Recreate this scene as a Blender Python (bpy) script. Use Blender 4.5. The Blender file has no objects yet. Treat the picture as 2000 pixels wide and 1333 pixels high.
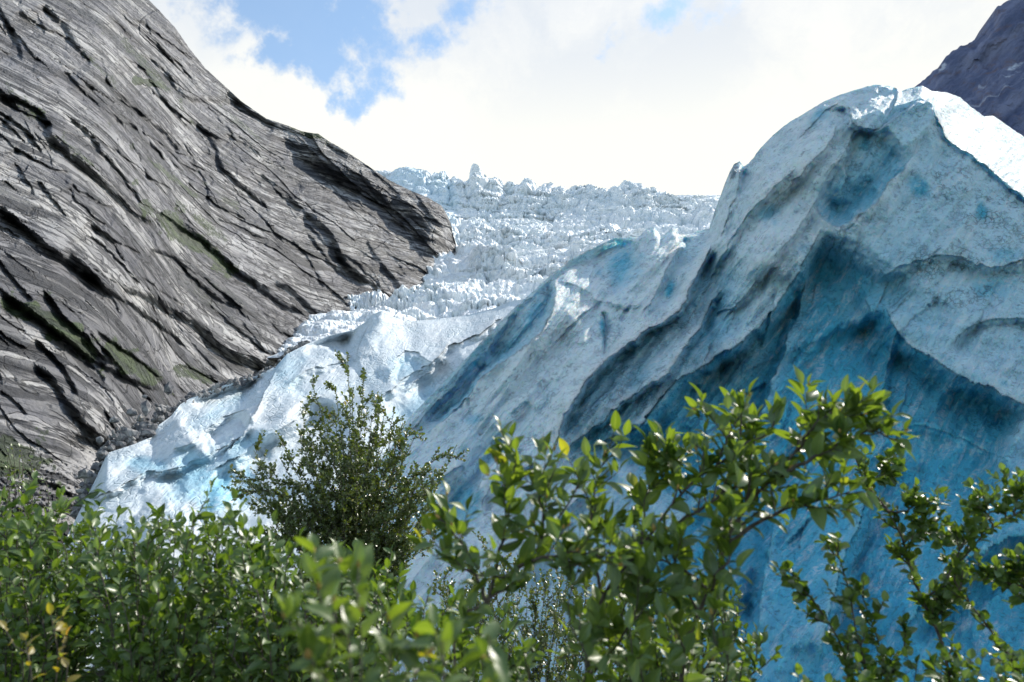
import bpy, math, random
import numpy as np
from mathutils import Vector
from math import radians as R

S = bpy.context.scene
COL = S.collection
random.seed(7)
rng = np.random.default_rng(7)

# ------------------------------------------------------------------ camera
PITCH = R(12.0); FX = 1555.6; CAMZ = 1.65
cd = bpy.data.cameras.new('camera'); cam = bpy.data.objects.new('camera', cd); COL.objects.link(cam)
cam.location = (0, 0, CAMZ); cam.rotation_euler = (R(90) + PITCH, 0, 0)
cd.sensor_width = 36; cd.lens = 28; cd.clip_start = 0.05; cd.clip_end = 20000
cd.dof.use_dof = True; cd.dof.focus_distance = 14; cd.dof.aperture_fstop = 4.2
S.camera = cam

# ------------------------------------------------------------------ light
SUN_AZ, SUN_EL = 46.0, 40.0       # azimuth to the right of the view axis (+Y)
S.view_settings.view_transform = 'Standard'; S.view_settings.look = 'None'
S.view_settings.gamma = 1; S.view_settings.exposure = 0.34
sd = Vector((math.sin(R(SUN_AZ)) * math.cos(R(SUN_EL)), math.cos(R(SUN_AZ)) * math.cos(R(SUN_EL)), math.sin(R(SUN_EL))))
sl = bpy.data.lights.new('sun', 'SUN'); sl.energy = 4.4; sl.angle = R(0.53); sl.color = (1.0, 0.94, 0.84)
so = bpy.data.objects.new('sun', sl); COL.objects.link(so); so.rotation_euler = (-sd).to_track_quat('-Z', 'Y').to_euler()
so.location = (60, 60, 120)

cp, sp_ = math.cos(PITCH), math.sin(PITCH)
def ray(px, py):
    a = (np.asarray(px, float) - 1000) / FX; b = (666.5 - np.asarray(py, float)) / FX
    return a, cp - sp_ * b, sp_ + cp * b
def at(px, py, Y):
    x, y, z = ray(px, py)
    return np.stack([x * Y / y, np.ones_like(x) * Y, CAMZ + z * Y / y], -1)
def direction(px, py):
    v = Vector([float(c) for c in ray(px, py)]); v.normalize(); return v

class NT:
    """short node-tree builder"""
    def __init__(s, nt): s.nt = nt; nt.nodes.clear()
    def n(s, t, **k):
        nd = s.nt.nodes.new(t)
        for a, b in k.items():
            if a.startswith('i_'):
                key = a[2:]; key = int(key) if key.isdigit() else key.replace('_', ' ')
                s.set(nd.inputs[key], b)
            else: setattr(nd, a, b)
        return nd
    def set(s, inp, v):
        if isinstance(v, bpy.types.NodeSocket): s.nt.links.new(v, inp)
        elif isinstance(v, bpy.types.Node): s.nt.links.new(v.outputs[0], inp)
        else: inp.default_value = v
    def math(s, op, a, b=0.0, clamp=False, c=None):
        nd = s.nt.nodes.new('ShaderNodeMath'); nd.operation = op; nd.use_clamp = clamp
        s.set(nd.inputs[0], a); s.set(nd.inputs[1], b)
        if c is not None: s.set(nd.inputs[2], c)
        return nd.outputs[0]
    def mix(s, f, a, b, mode='MIX'):
        nd = s.nt.nodes.new('ShaderNodeMix'); nd.data_type = 'RGBA'; nd.blend_type = mode
        s.set(nd.inputs[0], f)
        for i, v in ((6, a), (7, b)):
            if isinstance(v, tuple) and len(v) == 3: v = v + (1,)
            s.set(nd.inputs[i], v)
        return nd.outputs[2]
    def ramp(s, v, lo, hi, a=0.0, b=1.0, smooth=True):
        nd = s.nt.nodes.new('ShaderNodeMapRange'); nd.interpolation_type = 'SMOOTHSTEP' if smooth else 'LINEAR'
        s.set(nd.inputs[0], v); s.set(nd.inputs[1], lo); s.set(nd.inputs[2], hi); s.set(nd.inputs[3], a); s.set(nd.inputs[4], b)
        return nd.outputs[0]
    def noise(s, vec, scale, detail=5, rough=.55, dist=0.0, out=0):
        nd = s.nt.nodes.new('ShaderNodeTexNoise'); s.set(nd.inputs['Vector'], vec)
        s.set(nd.inputs['Scale'], scale); nd.inputs['Detail'].default_value = detail
        nd.inputs['Roughness'].default_value = rough; nd.inputs['Distortion'].default_value = dist
        return nd.outputs[out]
    def vor(s, vec, scale, feature='DISTANCE_TO_EDGE', out=0):
        nd = s.nt.nodes.new('ShaderNodeTexVoronoi'); nd.feature = feature; s.set(nd.inputs['Vector'], vec)
        s.set(nd.inputs['Scale'], scale); return nd.outputs[out]
    def mapping(s, vec, scale, loc=(0, 0, 0), rot=(0, 0, 0)):
        nd = s.nt.nodes.new('ShaderNodeMapping'); s.set(nd.inputs[0], vec)
        nd.inputs['Scale'].default_value = scale; nd.inputs['Location'].default_value = loc; nd.inputs['Rotation'].default_value = rot
        return nd.outputs[0]
    def attr(s, name):
        nd = s.nt.nodes.new('ShaderNodeAttribute'); nd.attribute_name = name; return nd.outputs['Fac']

# ------------------------------------------------------------------ sky
W = bpy.data.worlds.new('World'); S.world = W; W.use_nodes = True
t = NT(W.node_tree)
tc = t.n('ShaderNodeTexCoord').outputs['Generated']
sky = t.n('ShaderNodeTexSky', sky_type='NISHITA', sun_disc=False, sun_elevation=R(SUN_EL), sun_rotation=R(SUN_AZ), air_density=1.0, dust_density=0.4, ozone_density=2.0)
warp = t.noise(tc, 5.0, 6, .6, 0, 1)
off = t.n('ShaderNodeVectorMath', operation='SUBTRACT', i_0=warp, i_1=(.5, .5, .5))
off2 = t.n('ShaderNodeVectorMath', operation='SCALE', i_0=off.outputs[0]); off2.inputs[3].default_value = .22
dirw = t.n('ShaderNodeVectorMath', operation='ADD', i_0=tc, i_1=off2.outputs[0]).outputs[0]
blobs = [(560, 20, .10, 1), (640, 110, .085, 1), (620, 180, .05, 1), (740, 75, .085, 1), (840, 55, .06, .9), (545, 150, .045, .8), (480, 40, .05, .7), (930, 25, .06, .55), (1010, 5, .05, .4), (430, 15, .04, .5), (655, 210, .035, .8),
         (1280, 60, .06, .72), (1400, 40, .07, .5), (1100, 90, .06, .2), (380, 10, .05, .5), (1050, -10, .06, .3), (1370, 95, .03, .4)]
acc = None
for (bx, by, br, bs) in blobs:
    d = direction(bx, by)
    dn = t.n('ShaderNodeVectorMath', operation='DISTANCE', i_0=dirw, i_1=tuple(d)).outputs['Value']
    m = t.math('MULTIPLY', t.ramp(dn, br * 1.15, br * .15), bs)
    acc = m if acc is None else t.math('MAXIMUM', acc, m)
# the sky behind the viewer and overhead is clear with scattered cloud
dY = t.n('ShaderNodeSeparateXYZ', i_0=tc)
clear = t.ramp(dY.outputs['Y'], .55, .1)
zen = t.ramp(dY.outputs['Z'], .62, .8)
scat = t.ramp(t.noise(tc, 3.0, 6, .6), .62, .47)
clear = t.math('MULTIPLY', t.math('MAXIMUM', clear, zen), scat)
n2 = t.noise(tc, 11.0, 7, .62)
bluef = t.ramp(t.math('ADD', acc, t.math('MULTIPLY', t.math('SUBTRACT', n2, .5), 2.6)), .28, .85, 0, .88)
bluef = t.math('MULTIPLY', bluef, t.ramp(acc, 0.0, .5))
bluef = t.math('MAXIMUM', bluef, clear)
shade = t.ramp(t.noise(dirw, 5.0, 8, .6), .36, .64)
low = t.ramp(dY.outputs['Z'], .62, .36)
cwhite = t.mix(low, (.74, .76, .78), (.90, .88, .78))
cloud = t.mix(t.math('MULTIPLY', shade, t.ramp(dY.outputs['Z'], .40, .60, .10, .75)), cwhite, (.56, .62, .70))
skyc = t.n('ShaderNodeVectorMath', operation='SCALE', i_0=sky.outputs[0]); skyc.inputs[3].default_value = .14
skyb = t.mix(1.0, skyc.outputs[0], (1.15, 1.27, 1.22), 'MULTIPLY')
bg = t.n('ShaderNodeBackground', i_0=t.mix(bluef, cloud, skyb), i_1=1.0)
ow = t.n('ShaderNodeOutputWorld', i_0=bg.outputs[0])
W.cycles.sampling_method = 'MANUAL'; W.cycles.sample_map_resolution = 512

# ------------------------------------------------------------------ numpy noise
def _h(ix, iy, iz, seed=0):
    n = (ix.astype(np.int64) * 374761393 + iy.astype(np.int64) * 668265263 + iz.astype(np.int64) * 2147483647 + seed * 1274126177) & 0xffffffff
    n = ((n ^ (n >> 13)) * 1274126177) & 0xffffffff
    n = ((n ^ (n >> 16)) * 2246822519) & 0xffffffff
    return ((n ^ (n >> 15)) & 0xffffff) / float(0xffffff)
def vnoise(x, y, z=None, seed=0):
    z = np.zeros_like(x) if z is None else z
    xi, yi, zi = np.floor(x), np.floor(y), np.floor(z); fx, fy, fz = x - xi, y - yi, z - zi
    fx, fy, fz = [f * f * f * (f * (f * 6 - 15) + 10) for f in (fx, fy, fz)]
    r = 0
    for a in (0, 1):
        for b in (0, 1):
            for c in (0, 1):
                w = (fx if a else 1 - fx) * (fy if b else 1 - fy) * (fz if c else 1 - fz)
                r = r + w * _h(xi + a, yi + b, zi + c, seed)
    return r * 2 - 1
def fbm(x, y, z=None, oct=5, gain=.5, seed=0, ridged=False):
    r = 0; a = 1; tot = 0; f = 1.0
    for k in range(oct):
        v = vnoise(x * f + 17.3 * k, y * f - 9.1 * k, None if z is None else z * f, seed + k)
        if ridged: v = 1 - 2 * np.abs(v) ** .8
        r = r + a * v; tot += a; a *= gain; f *= 2.03
    return r / tot
def worley(x, y, seed=0):
    xi, yi = np.floor(x), np.floor(y)
    f1 = np.full(x.shape, 9.0); f2 = f1.copy(); cid = np.zeros(x.shape)
    for a in (-1, 0, 1):
        for b in (-1, 0, 1):
            cx = xi + a; cy = yi + b; z0 = np.zeros_like(x)
            qx = cx + _h(cx, cy, z0, seed + 1); qy = cy + _h(cx, cy, z0, seed + 2)
            d = np.hypot(x - qx, y - qy); r = _h(cx, cy, z0, seed + 3)
            near = d < f1
            f2 = np.where(near, f1, np.minimum(f2, d)); cid = np.where(near, r, cid); f1 = np.where(near, d, f1)
    return f1, f2, cid
def facets(x, y, seed=0):
    """like worley, plus each cell's own tilted plane: angular blocks instead of domes"""
    xi, yi = np.floor(x), np.floor(y); f1 = np.full(x.shape, 9.0); f2 = f1.copy(); h = np.zeros(x.shape); z0 = np.zeros_like(x)
    for a in (-1, 0, 1):
        for b in (-1, 0, 1):
            cx = xi + a; cy = yi + b; qx = cx + _h(cx, cy, z0, seed + 1); qy = cy + _h(cx, cy, z0, seed + 2)
            d = np.hypot(x - qx, y - qy); r = _h(cx, cy, z0, seed + 3); an = _h(cx, cy, z0, seed + 4) * 6.283
            hh = (r - .5) + .95 * ((x - qx) * np.cos(an) + (y - qy) * np.sin(an)); near = d < f1
            f2 = np.where(near, f1, np.minimum(f2, d)); h = np.where(near, hh, h); f1 = np.where(near, d, f1)
    return f1, f2, h
def sstep(a, b, x):
    u = np.clip((x - a) / (b - a), 0, 1); return u * u * (3 - 2 * u)
def blur(a, n, axis=None):
    for _ in range(n):
        for ax in ((0, 1) if axis is None else (axis,)):
            p = np.pad(a, [(1, 1) if k == ax else (0, 0) for k in range(2)], mode='edge')
            a = (p[:-2] + 2 * p[1:-1] + p[2:]) / 4 if ax == 0 else (p[:, :-2] + 2 * p[:, 1:-1] + p[:, 2:]) / 4
    return a
def polydist(PX, PY, pts):
    """signed distance (plus = right hand of travel, y down) and 0..1 position along a polyline"""
    best = np.full(PX.shape, 1e9); sgn = np.ones(PX.shape); tt = np.zeros(PX.shape)
    L = [0]
    for a, b in zip(pts[:-1], pts[1:]): L.append(L[-1] + math.hypot(b[0] - a[0], b[1] - a[1]))
    for k, (a, b) in enumerate(zip(pts[:-1], pts[1:])):
        dx, dy = b[0] - a[0], b[1] - a[1]; l2 = dx * dx + dy * dy
        u = np.clip(((PX - a[0]) * dx + (PY - a[1]) * dy) / l2, 0, 1)
        ex, ey = PX - a[0] - u * dx, PY - a[1] - u * dy
        d = ex * ex + ey * ey; m = d < best
        best = np.where(m, d, best); sgn = np.where(m, np.sign(-dy * ex + dx * ey), sgn)
        tt = np.where(m, (L[k] + u * (L[k + 1] - L[k])) / L[-1], tt)
    return np.sqrt(best) * np.where(sgn == 0, 1, sgn), tt
def smooth_poly(pts, n=4):
    """Catmull-Rom resample so traced creases curve"""
    P = np.array(pts, float); Q = np.vstack([2 * P[0] - P[1], P, 2 * P[-1] - P[-2]]); out = []
    for i in range(1, len(Q) - 2):
        for k in range(n):
            u = k / n
            out.append(.5 * ((2 * Q[i]) + (Q[i + 1] - Q[i - 1]) * u + (2 * Q[i - 1] - 5 * Q[i] + 4 * Q[i + 1] - Q[i + 2]) * u * u + (3 * Q[i] - Q[i - 1] - 3 * Q[i + 1] + Q[i + 2]) * u ** 3))
    out.append(P[-1]); return [tuple(p) for p in out]
def creases(PX, PY, feats, seed=3, wob=6.0):
    """each crease: the surface steps back on one side and recovers. Returns push-back in metres and closeness to the edge"""
    wx = PX + wob * fbm(PX / 60, PY / 60, oct=3, seed=seed) + wob * .5 * fbm(PX / 14, PY / 14, oct=2, seed=seed + 9)
    wy = PY + wob * fbm(PX / 60, PY / 60, oct=3, seed=seed + 5) + wob * .5 * fbm(PX / 14, PY / 14, oct=2, seed=seed + 19)
    D = np.zeros(PX.shape); E = np.zeros(PX.shape); T = np.zeros(PX.shape)
    for f in feats:
        pts, A, w0, Wd, side = f[:5]; dirt = f[5] if len(f) > 5 else .6; lip = f[6] if len(f) > 6 else .15
        pts = smooth_poly(pts)
        q = np.array(pts); mrg = max(5 * Wd, 60)
        m = (PX > q[:, 0].min() - mrg) & (PX < q[:, 0].max() + mrg) & (PY > q[:, 1].min() - mrg) & (PY < q[:, 1].max() + mrg)
        if not m.any(): continue
        d, u = polydist(wx[m], wy[m], pts); d = d * side
        ends = sstep(0, .12, u) * sstep(1, .88, u)
        beyond = np.exp(-np.maximum(0, np.abs(d) - Wd * 1.5) / Wd)
        prof = np.where(d > 0, sstep(0, w0, d) * np.exp(-np.maximum(0, d - w0) / Wd), -lip * np.exp(d / (Wd * .5)))
        D[m] += A * prof * ends * beyond * (.9 + .3 * fbm(PX[m] / 110, PY[m] / 110, oct=2, seed=seed + 50))
        if A >= 1.3: T[m] += np.where(d > 0, min(1, A / 3) * np.exp(-(d / (Wd * 1.1)) ** 1.5), -.7 * np.exp(d / 12)) * ends * beyond  # bluer recess, whiter rim: clean ice colour that also stands in for fold shading
        E[m] = np.maximum(E[m], dirt * .85 * np.exp(-np.abs(d - .5) / 1.5) * 1.3 * ends * sstep(-.6, .05, fbm(wx[m] / 25, wy[m] / 25, oct=2, seed=seed + 31)))
    creases.tint = np.clip(T, -1, 1.2)
    return D, E

# ------------------------------------------------------------------ mesh helpers
def mesh_np(name, V, F, mat=None, parent=None, smooth=True, attrs=None, uv=None, loops=4):
    me = bpy.data.meshes.new(name); V = np.ascontiguousarray(V, np.float32); F = np.ascontiguousarray(F, np.int32)
    me.vertices.add(len(V)); me.vertices.foreach_set('co', V.ravel())
    me.loops.add(F.size); me.loops.foreach_set('vertex_index', F.ravel())
    me.polygons.add(len(F)); me.polygons.foreach_set('loop_start', np.arange(0, F.size, F.shape[1], dtype=np.int32))
    me.polygons.foreach_set('loop_total', np.full(len(F), F.shape[1], np.int32))
    me.polygons.foreach_set('use_smooth', np.full(len(F), smooth))
    me.update(calc_edges=True)
    for k, a in (attrs or {}).items():
        at_ = me.attributes.new(k, 'FLOAT', 'POINT'); at_.data.foreach_set('value', np.ascontiguousarray(a, np.float32).ravel())
    if uv is not None:
        ul = me.uv_layers.new(name='UVMap'); ul.data.foreach_set('uv', np.ascontiguousarray(uv[F.ravel()], np.float32).ravel())
    o = bpy.data.objects.new(name, me); COL.objects.link(o)
    if mat: me.materials.append(mat)
    if parent: o.parent = parent
    return o
def grid_faces(nr, nc, off=0):
    r, c = np.meshgrid(np.arange(nr - 1), np.arange(nc - 1), indexing='ij'); a = (r * nc + c).ravel() + off
    return np.stack([a, a + 1, a + nc + 1, a + nc], 1)
def grid_normals(P):
    du = np.gradient(P, axis=1); dv = np.gradient(P, axis=0); n = np.cross(du, dv)
    return n / (np.linalg.norm(n, axis=-1, keepdims=True) + 1e-9)
def tag(o, label=None, cat=None, group=None, kind=None):
    for k, v in (('label', label), ('category', cat), ('group', group), ('kind', kind)):
        if v: o[k] = v
    return o
def curve(pts, xs):
    p = np.array(pts, float); o = np.argsort(p[:, 0]); p = p[o]
    return np.interp(xs, p[:, 0], p[:, 1]), np.interp(xs, p[:, 0], 1.0 / p[:, 2])
def loft(curves, xs, rows, soften=4, sx=60):
    """columns at xs; curves bottom to top of (px, py, metres). Returns PX, PY, Y"""
    cy = [curve(c, xs) for c in curves]; PY = []; IV = []
    for k, n in enumerate(rows):
        for j in range(n):
            u = j / n; PY.append(cy[k][0] * (1 - u) + cy[k + 1][0] * u); IV.append(cy[k][1] * (1 - u) + cy[k + 1][1] * u)
    PY.append(cy[-1][0]); IV.append(cy[-1][1])
    PY = np.array(PY); IV = blur(blur(np.array(IV), soften), sx, 1)
    S1 = blur(PY, sx, 1); w = sstep(2, 60, PY - PY[-1:]); PY = PY * (1 - w) + S1 * w; PX = np.broadcast_to(xs, PY.shape).copy()
    return PX, PY, 1 / IV
def back_rows(P, n, dy, dz, curvey=2.0):
    """roll the surface over behind the crest so it has a far side"""
    top = P[-1]; out = []
    for k in range(1, n + 1):
        u = k / n; out.append(top + np.array([0, dy * u, -dz * u ** curvey]))
    return np.concatenate([P, np.array(out)], 0)
def pad_rows(A, n): return np.concatenate([A, np.repeat(A[-1:], n, 0)], 0)
def ell(PX, PY, L, seed=11, wob=.35, e0=1.15, e1=.55):
    r = np.zeros(PX.shape); w = 1 + wob * fbm(PX / 22, PY / 22, oct=3, seed=seed) * 1.4
    for (x, y, rx, ry, a, rot) in L:
        c, s = math.cos(R(rot)), math.sin(R(rot)); dx, dy = PX - x, PY - y
        u = (c * dx + s * dy) / rx; v = (-s * dx + c * dy) / ry
        r = np.maximum(r, a * sstep(e0, e1, np.sqrt(u * u + v * v) * w))
    return r
def soft(PX, PY, x, y, rx, ry, rot):
    c, s = math.cos(R(rot)), math.sin(R(rot)); dx, dy = PX - x, PY - y
    u = (c * dx + s * dy) / rx; v = (-s * dx + c * dy) / ry
    return np.exp(-1.2 * (u * u + v * v) ** 1.3)

# ------------------------------------------------------------------ materials of the ground
def new_mat(name):
    m = bpy.data.materials.new(name); m.use_nodes = True; return m, NT(m.node_tree)
def finish(t, color, rough=.6, bump=None, bstr=.5, bdist=.1, spec=.5, **kw):
    p = t.n('ShaderNodeBsdfPrincipled'); t.set(p.inputs['Base Color'], color); t.set(p.inputs['Roughness'], rough)
    p.inputs['Specular IOR Level'].default_value = spec
    for k, v in kw.items(): t.set(p.inputs[k.replace('_', ' ')], v)
    if bump is not None:
        b = t.n('ShaderNodeBump', i_Height=bump); b.inputs['Strength'].default_value = bstr; b.inputs['Distance'].default_value = bdist
        t.set(p.inputs['Normal'], b.outputs[0])
    t.n('ShaderNodeOutputMaterial', i_0=p.outputs[0]); return p

def ice_material(name, white=(.66, .71, .76), blue=(.06, .34, .56), scale=1.0, speck=1.0, bumpk=1.0, sss=0.0, detail=1.0):
    m, t = new_mat(name)
    co = t.n('ShaderNodeTexCoord').outputs['Object']; uv = t.n('ShaderNodeTexCoord').outputs['UV']
    str_ = t.mapping(uv, (.28 * scale, 1.5 * scale, 1))
    n_big = t.noise(co, .22 * scale, 5, .55); n_st = t.noise(str_, 1.3, 9, .66, .5); n_fine = t.noise(co, 3.2 * scale, 9, .72)
    n_mid = t.noise(co, .8 * scale, 8, .64)
    b = t.math('ADD', t.attr('blue'), t.math('MULTIPLY', t.math('SUBTRACT', n_big, .5), .35))
    b = t.math('ADD', b, t.math('MULTIPLY', t.math('SUBTRACT', n_mid, .5), .5))
    b = t.math('ADD', b, t.math('MULTIPLY', t.math('SUBTRACT', n_st, .5), .28), clamp=True)
    base = t.mix(t.ramp(b, 0, 1, 0, 1, False), white, blue)
    crust = t.math('MULTIPLY', t.ramp(n_st, .46, .66), t.ramp(n_fine, .40, .55))
    base = t.mix(t.math('MULTIPLY', crust, .55), base, (.86, .88, .90))
    net = t.ramp(t.vor(t.mapping(t.n('ShaderNodeVectorMath', operation='ADD', i_0=uv, i_1=t.noise(uv, 1.2 * scale, 4, .6, 0, 1)).outputs[0], (1.3 * scale, 2.2 * scale, 1)), 1.6, 'DISTANCE_TO_EDGE'), .13, .0)
    net = t.math('MULTIPLY', net, t.ramp(n_mid, .44, .60))
    sp = t.math('MULTIPLY', t.ramp(n_fine, .51, .60), t.ramp(n_st, .62, .40))
    d = t.math('MULTIPLY', sp, .62 * speck)
    gr = t.math('MULTIPLY', t.ramp(t.noise(str_, 4.0, 6, .7), .56, .68), t.ramp(n_mid, .40, .62))
    d = t.math('MAXIMUM', d, t.math('MULTIPLY', gr, .5 * speck))
    d = t.math('MAXIMUM', d, t.math('MULTIPLY', net, t.math('MULTIPLY', t.attr('grime'), .85)))
    ed = t.math('MULTIPLY', t.attr('dirt'), t.ramp(n_fine, .36, .60, .15, 1.7))
    d = t.math('MAXIMUM', d, ed, clamp=True)
    base = t.mix(t.math('MULTIPLY', d, .72), base, (.07, .09, .12))
    h = t.math('ADD', t.math('MULTIPLY', n_mid, .8), t.math('MULTIPLY', n_fine, .40))
    h = t.math('ADD', h, t.math('MULTIPLY', n_st, .9)); h = t.math('SUBTRACT', h, t.math('MULTIPLY', net, .3))
    kw = {}
    p = finish(t, base, t.ramp(n_fine, .3, .7, .5, .75), h, 1.0, .42 / scale * bumpk, .3)
    if sss:
        p.inputs['Subsurface Weight'].default_value = sss; p.inputs['Subsurface Radius'].default_value = (.25, .75, 1.2); p.inputs['Subsurface Scale'].default_value = 1.0
    return m

def rock_material(name, tones, scale=1.0):
    m, t = new_mat(name); dark, mid, light, warm = tones
    co = t.n('ShaderNodeTexCoord').outputs['Object']; uv = t.n('ShaderNodeTexCoord').outputs['UV']
    long_ = t.mapping(uv, (.013 * scale, .085 * scale, 1)); fine = t.mapping(uv, (.09 * scale, .45 * scale, 1))
    wash = t.mapping(uv, (.014 * scale, .040 * scale, 1), rot=(0, 0, R(-12)))
    plate = t.mapping(t.n('ShaderNodeVectorMath', operation='ADD', i_0=uv, i_1=t.n('ShaderNodeVectorMath', operation='SCALE', i_0=t.noise(uv, .05, 3, .5, 0, 1), i_3=14.0).outputs[0]).outputs[0], (.022 * scale, .12 * scale, 1))
    n1 = t.noise(long_, 1.0, 7, .50, .6); n2 = t.noise(fine, 1.0, 7, .58, .3); n3 = t.noise(wash, 1.0, 5, .48, .5); n4 = t.noise(co, .9 * scale, 8, .72); n5 = t.noise(co, .05 * scale, 4, .6)
    c = t.mix(t.ramp(n3, .42, .54), mid, light)
    c = t.mix(t.math('MULTIPLY', t.ramp(n1, .53, .60), .8), c, dark)
    c = t.mix(t.math('MULTIPLY', t.ramp(n2, .50, .64), .25), c, warm)
    pc = t.n('ShaderNodeSeparateColor', i_0=t.vor(plate, 1.0, 'F1', 1)).outputs[0]
    c = t.mix(t.ramp(pc, .2, 1, .0, .7, False), c, dark)
    pe = t.ramp(t.vor(plate, 1.0, 'DISTANCE_TO_EDGE'), .045, .0)
    j = t.math('MULTIPLY', t.ramp(t.math('ABSOLUTE', t.math('SUBTRACT', n1, .5)), .010, .0), t.ramp(n2, .40, .52))
    j = t.math('MAXIMUM', j, t.math('MULTIPLY', pe, t.ramp(n4, .40, .56)))
    c = t.mix(t.math('MULTIPLY', j, .75), c, (.03, .03, .036))
    c = t.mix(t.math('MULTIPLY', t.ramp(n4, .54, .70), .4), c, dark)
    c = t.mix(t.math('MULTIPLY', t.ramp(n5, .42, .60), .3), c, (.16, .16, .20))
    for (su, sv, rot_, lo_, w_) in ((.026, .22, 2, .575, .9), (.06, .42, -4, .58, .85), (.014, .10, 4, .595, .9), (.06, .20, -24, .60, .75), (.12, .7, 3, .585, .8)):
        st = t.noise(t.mapping(uv, (su * scale, sv * scale, 1), (su * 37, 3, 0), (0, 0, R(rot_))), 1.0, 4, .5, .7)
        c = t.mix(t.math('MULTIPLY', t.ramp(st, lo_, lo_ + .035), w_), c, (.028, .030, .038))
    mo = t.ramp(t.math('ADD', t.attr('moss'), t.math('MULTIPLY', t.math('SUBTRACT', n4, .5), 2.2)), .42, .62)
    mo = t.math('MULTIPLY', mo, t.ramp(t.attr('moss'), .02, .2))
    gl = t.math('MULTIPLY', t.ramp(n1, .56, .66), t.ramp(n4, .46, .60))
    mo = t.math('MAXIMUM', mo, t.math('MULTIPLY', gl, .35))
    c = t.mix(t.math('MULTIPLY', mo, .9), c, t.mix(t.ramp(n2, .4, .6), (.018, .034, .014), (.055, .090, .022)))
    h = t.math('ADD', t.math('MULTIPLY', n1, 1.2), n2); h = t.math('ADD', h, t.math('MULTIPLY', n4, .6)); h = t.math('ADD', h, t.math('MULTIPLY', pc, .5)); h = t.math('SUBTRACT', h, t.math('MULTIPLY', j, .6))
    finish(t, c, .6, h, 1.0, 1.6 / scale, .4)
    return m

# ------------------------------------------------------------------ ground under everything
def ground_z(x, y):
    r = np.hypot(x, y); d = np.maximum(0, r - 3)
    return -8.5 * (1 - np.exp(-d / 14.0)) + .18 * fbm(x / 2.5, y / 2.5, oct=3, seed=4) * np.clip(r / 4, .3, 3)
rad = np.concatenate([np.linspace(0, 12, 40), np.geomspace(12.5, 9000, 70)]); th = np.linspace(0, 2 * np.pi, 145)
RR, TH = np.meshgrid(rad, th, indexing='ij'); gx, gy = RR * np.sin(TH), RR * np.cos(TH)
m, t = new_mat('ground_soil'); co = t.n('ShaderNodeTexCoord').outputs['Object']
n = t.noise(co, 1.6, 7, .65); c = t.mix(t.ramp(n, .4, .6), (.05, .045, .03), (.035, .06, .018))
finish(t, c, .9, n, .8, .1)
ground = mesh_np('ground', np.stack([gx, gy, ground_z(gx, gy)], -1).reshape(-1, 3), grid_faces(*RR.shape), m)
tag(ground, 'dark mossy ground under the bushes', kind='structure')

def frame_uv(P, a, b):
    """uv in metres: u along the line a-b, v across it on the surface"""
    e1 = np.array(b) - np.array(a); e1 /= np.linalg.norm(e1)
    n = grid_normals(P).reshape(-1, 3).mean(0); e2 = np.cross(n, e1); e2 /= np.linalg.norm(e2)
    q = P.reshape(-1, 3); return np.stack([q @ e1, q @ e2], 1)

# ------------------------------------------------------------------ left mountain
xs = np.arange(-260, 890.1, 2.0)
crest = [(-260, -420, 330), (0, -250, 350), (200, -90, 370), (290, 0, 385), (312, 22, 388), (340, 52, 392), (370, 95, 396), (400, 133, 400), (435, 165, 405), (470, 197, 410), (495, 215, 414), (520, 232, 420),
         (560, 245, 430), (590, 257, 435), (622, 262, 440), (640, 275, 440), (670, 292, 445), (700, 312, 450), (730, 332, 455), (760, 352, 458), (800, 372, 462), (835, 386, 465), (862, 402, 468), (872, 418, 470), (880, 436, 476), (886, 462, 490), (890, 474, 500)]
base = [(-260, 1500, 50), (-100, 1400, 60), (0, 1330, 68), (120, 1230, 78), (200, 1110, 94), (280, 1000, 122), (340, 890, 158), (400, 800, 190), (450, 775, 210), (540, 745, 245), (600, 705, 280), (650, 660, 305), (690, 620, 330), (740, 590, 355), (800, 565, 385), (850, 540, 420), (872, 520, 445), (886, 500, 480), (890, 490, 500)]
PX, PY, Y = loft([base, crest], xs, [560], 6)
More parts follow.
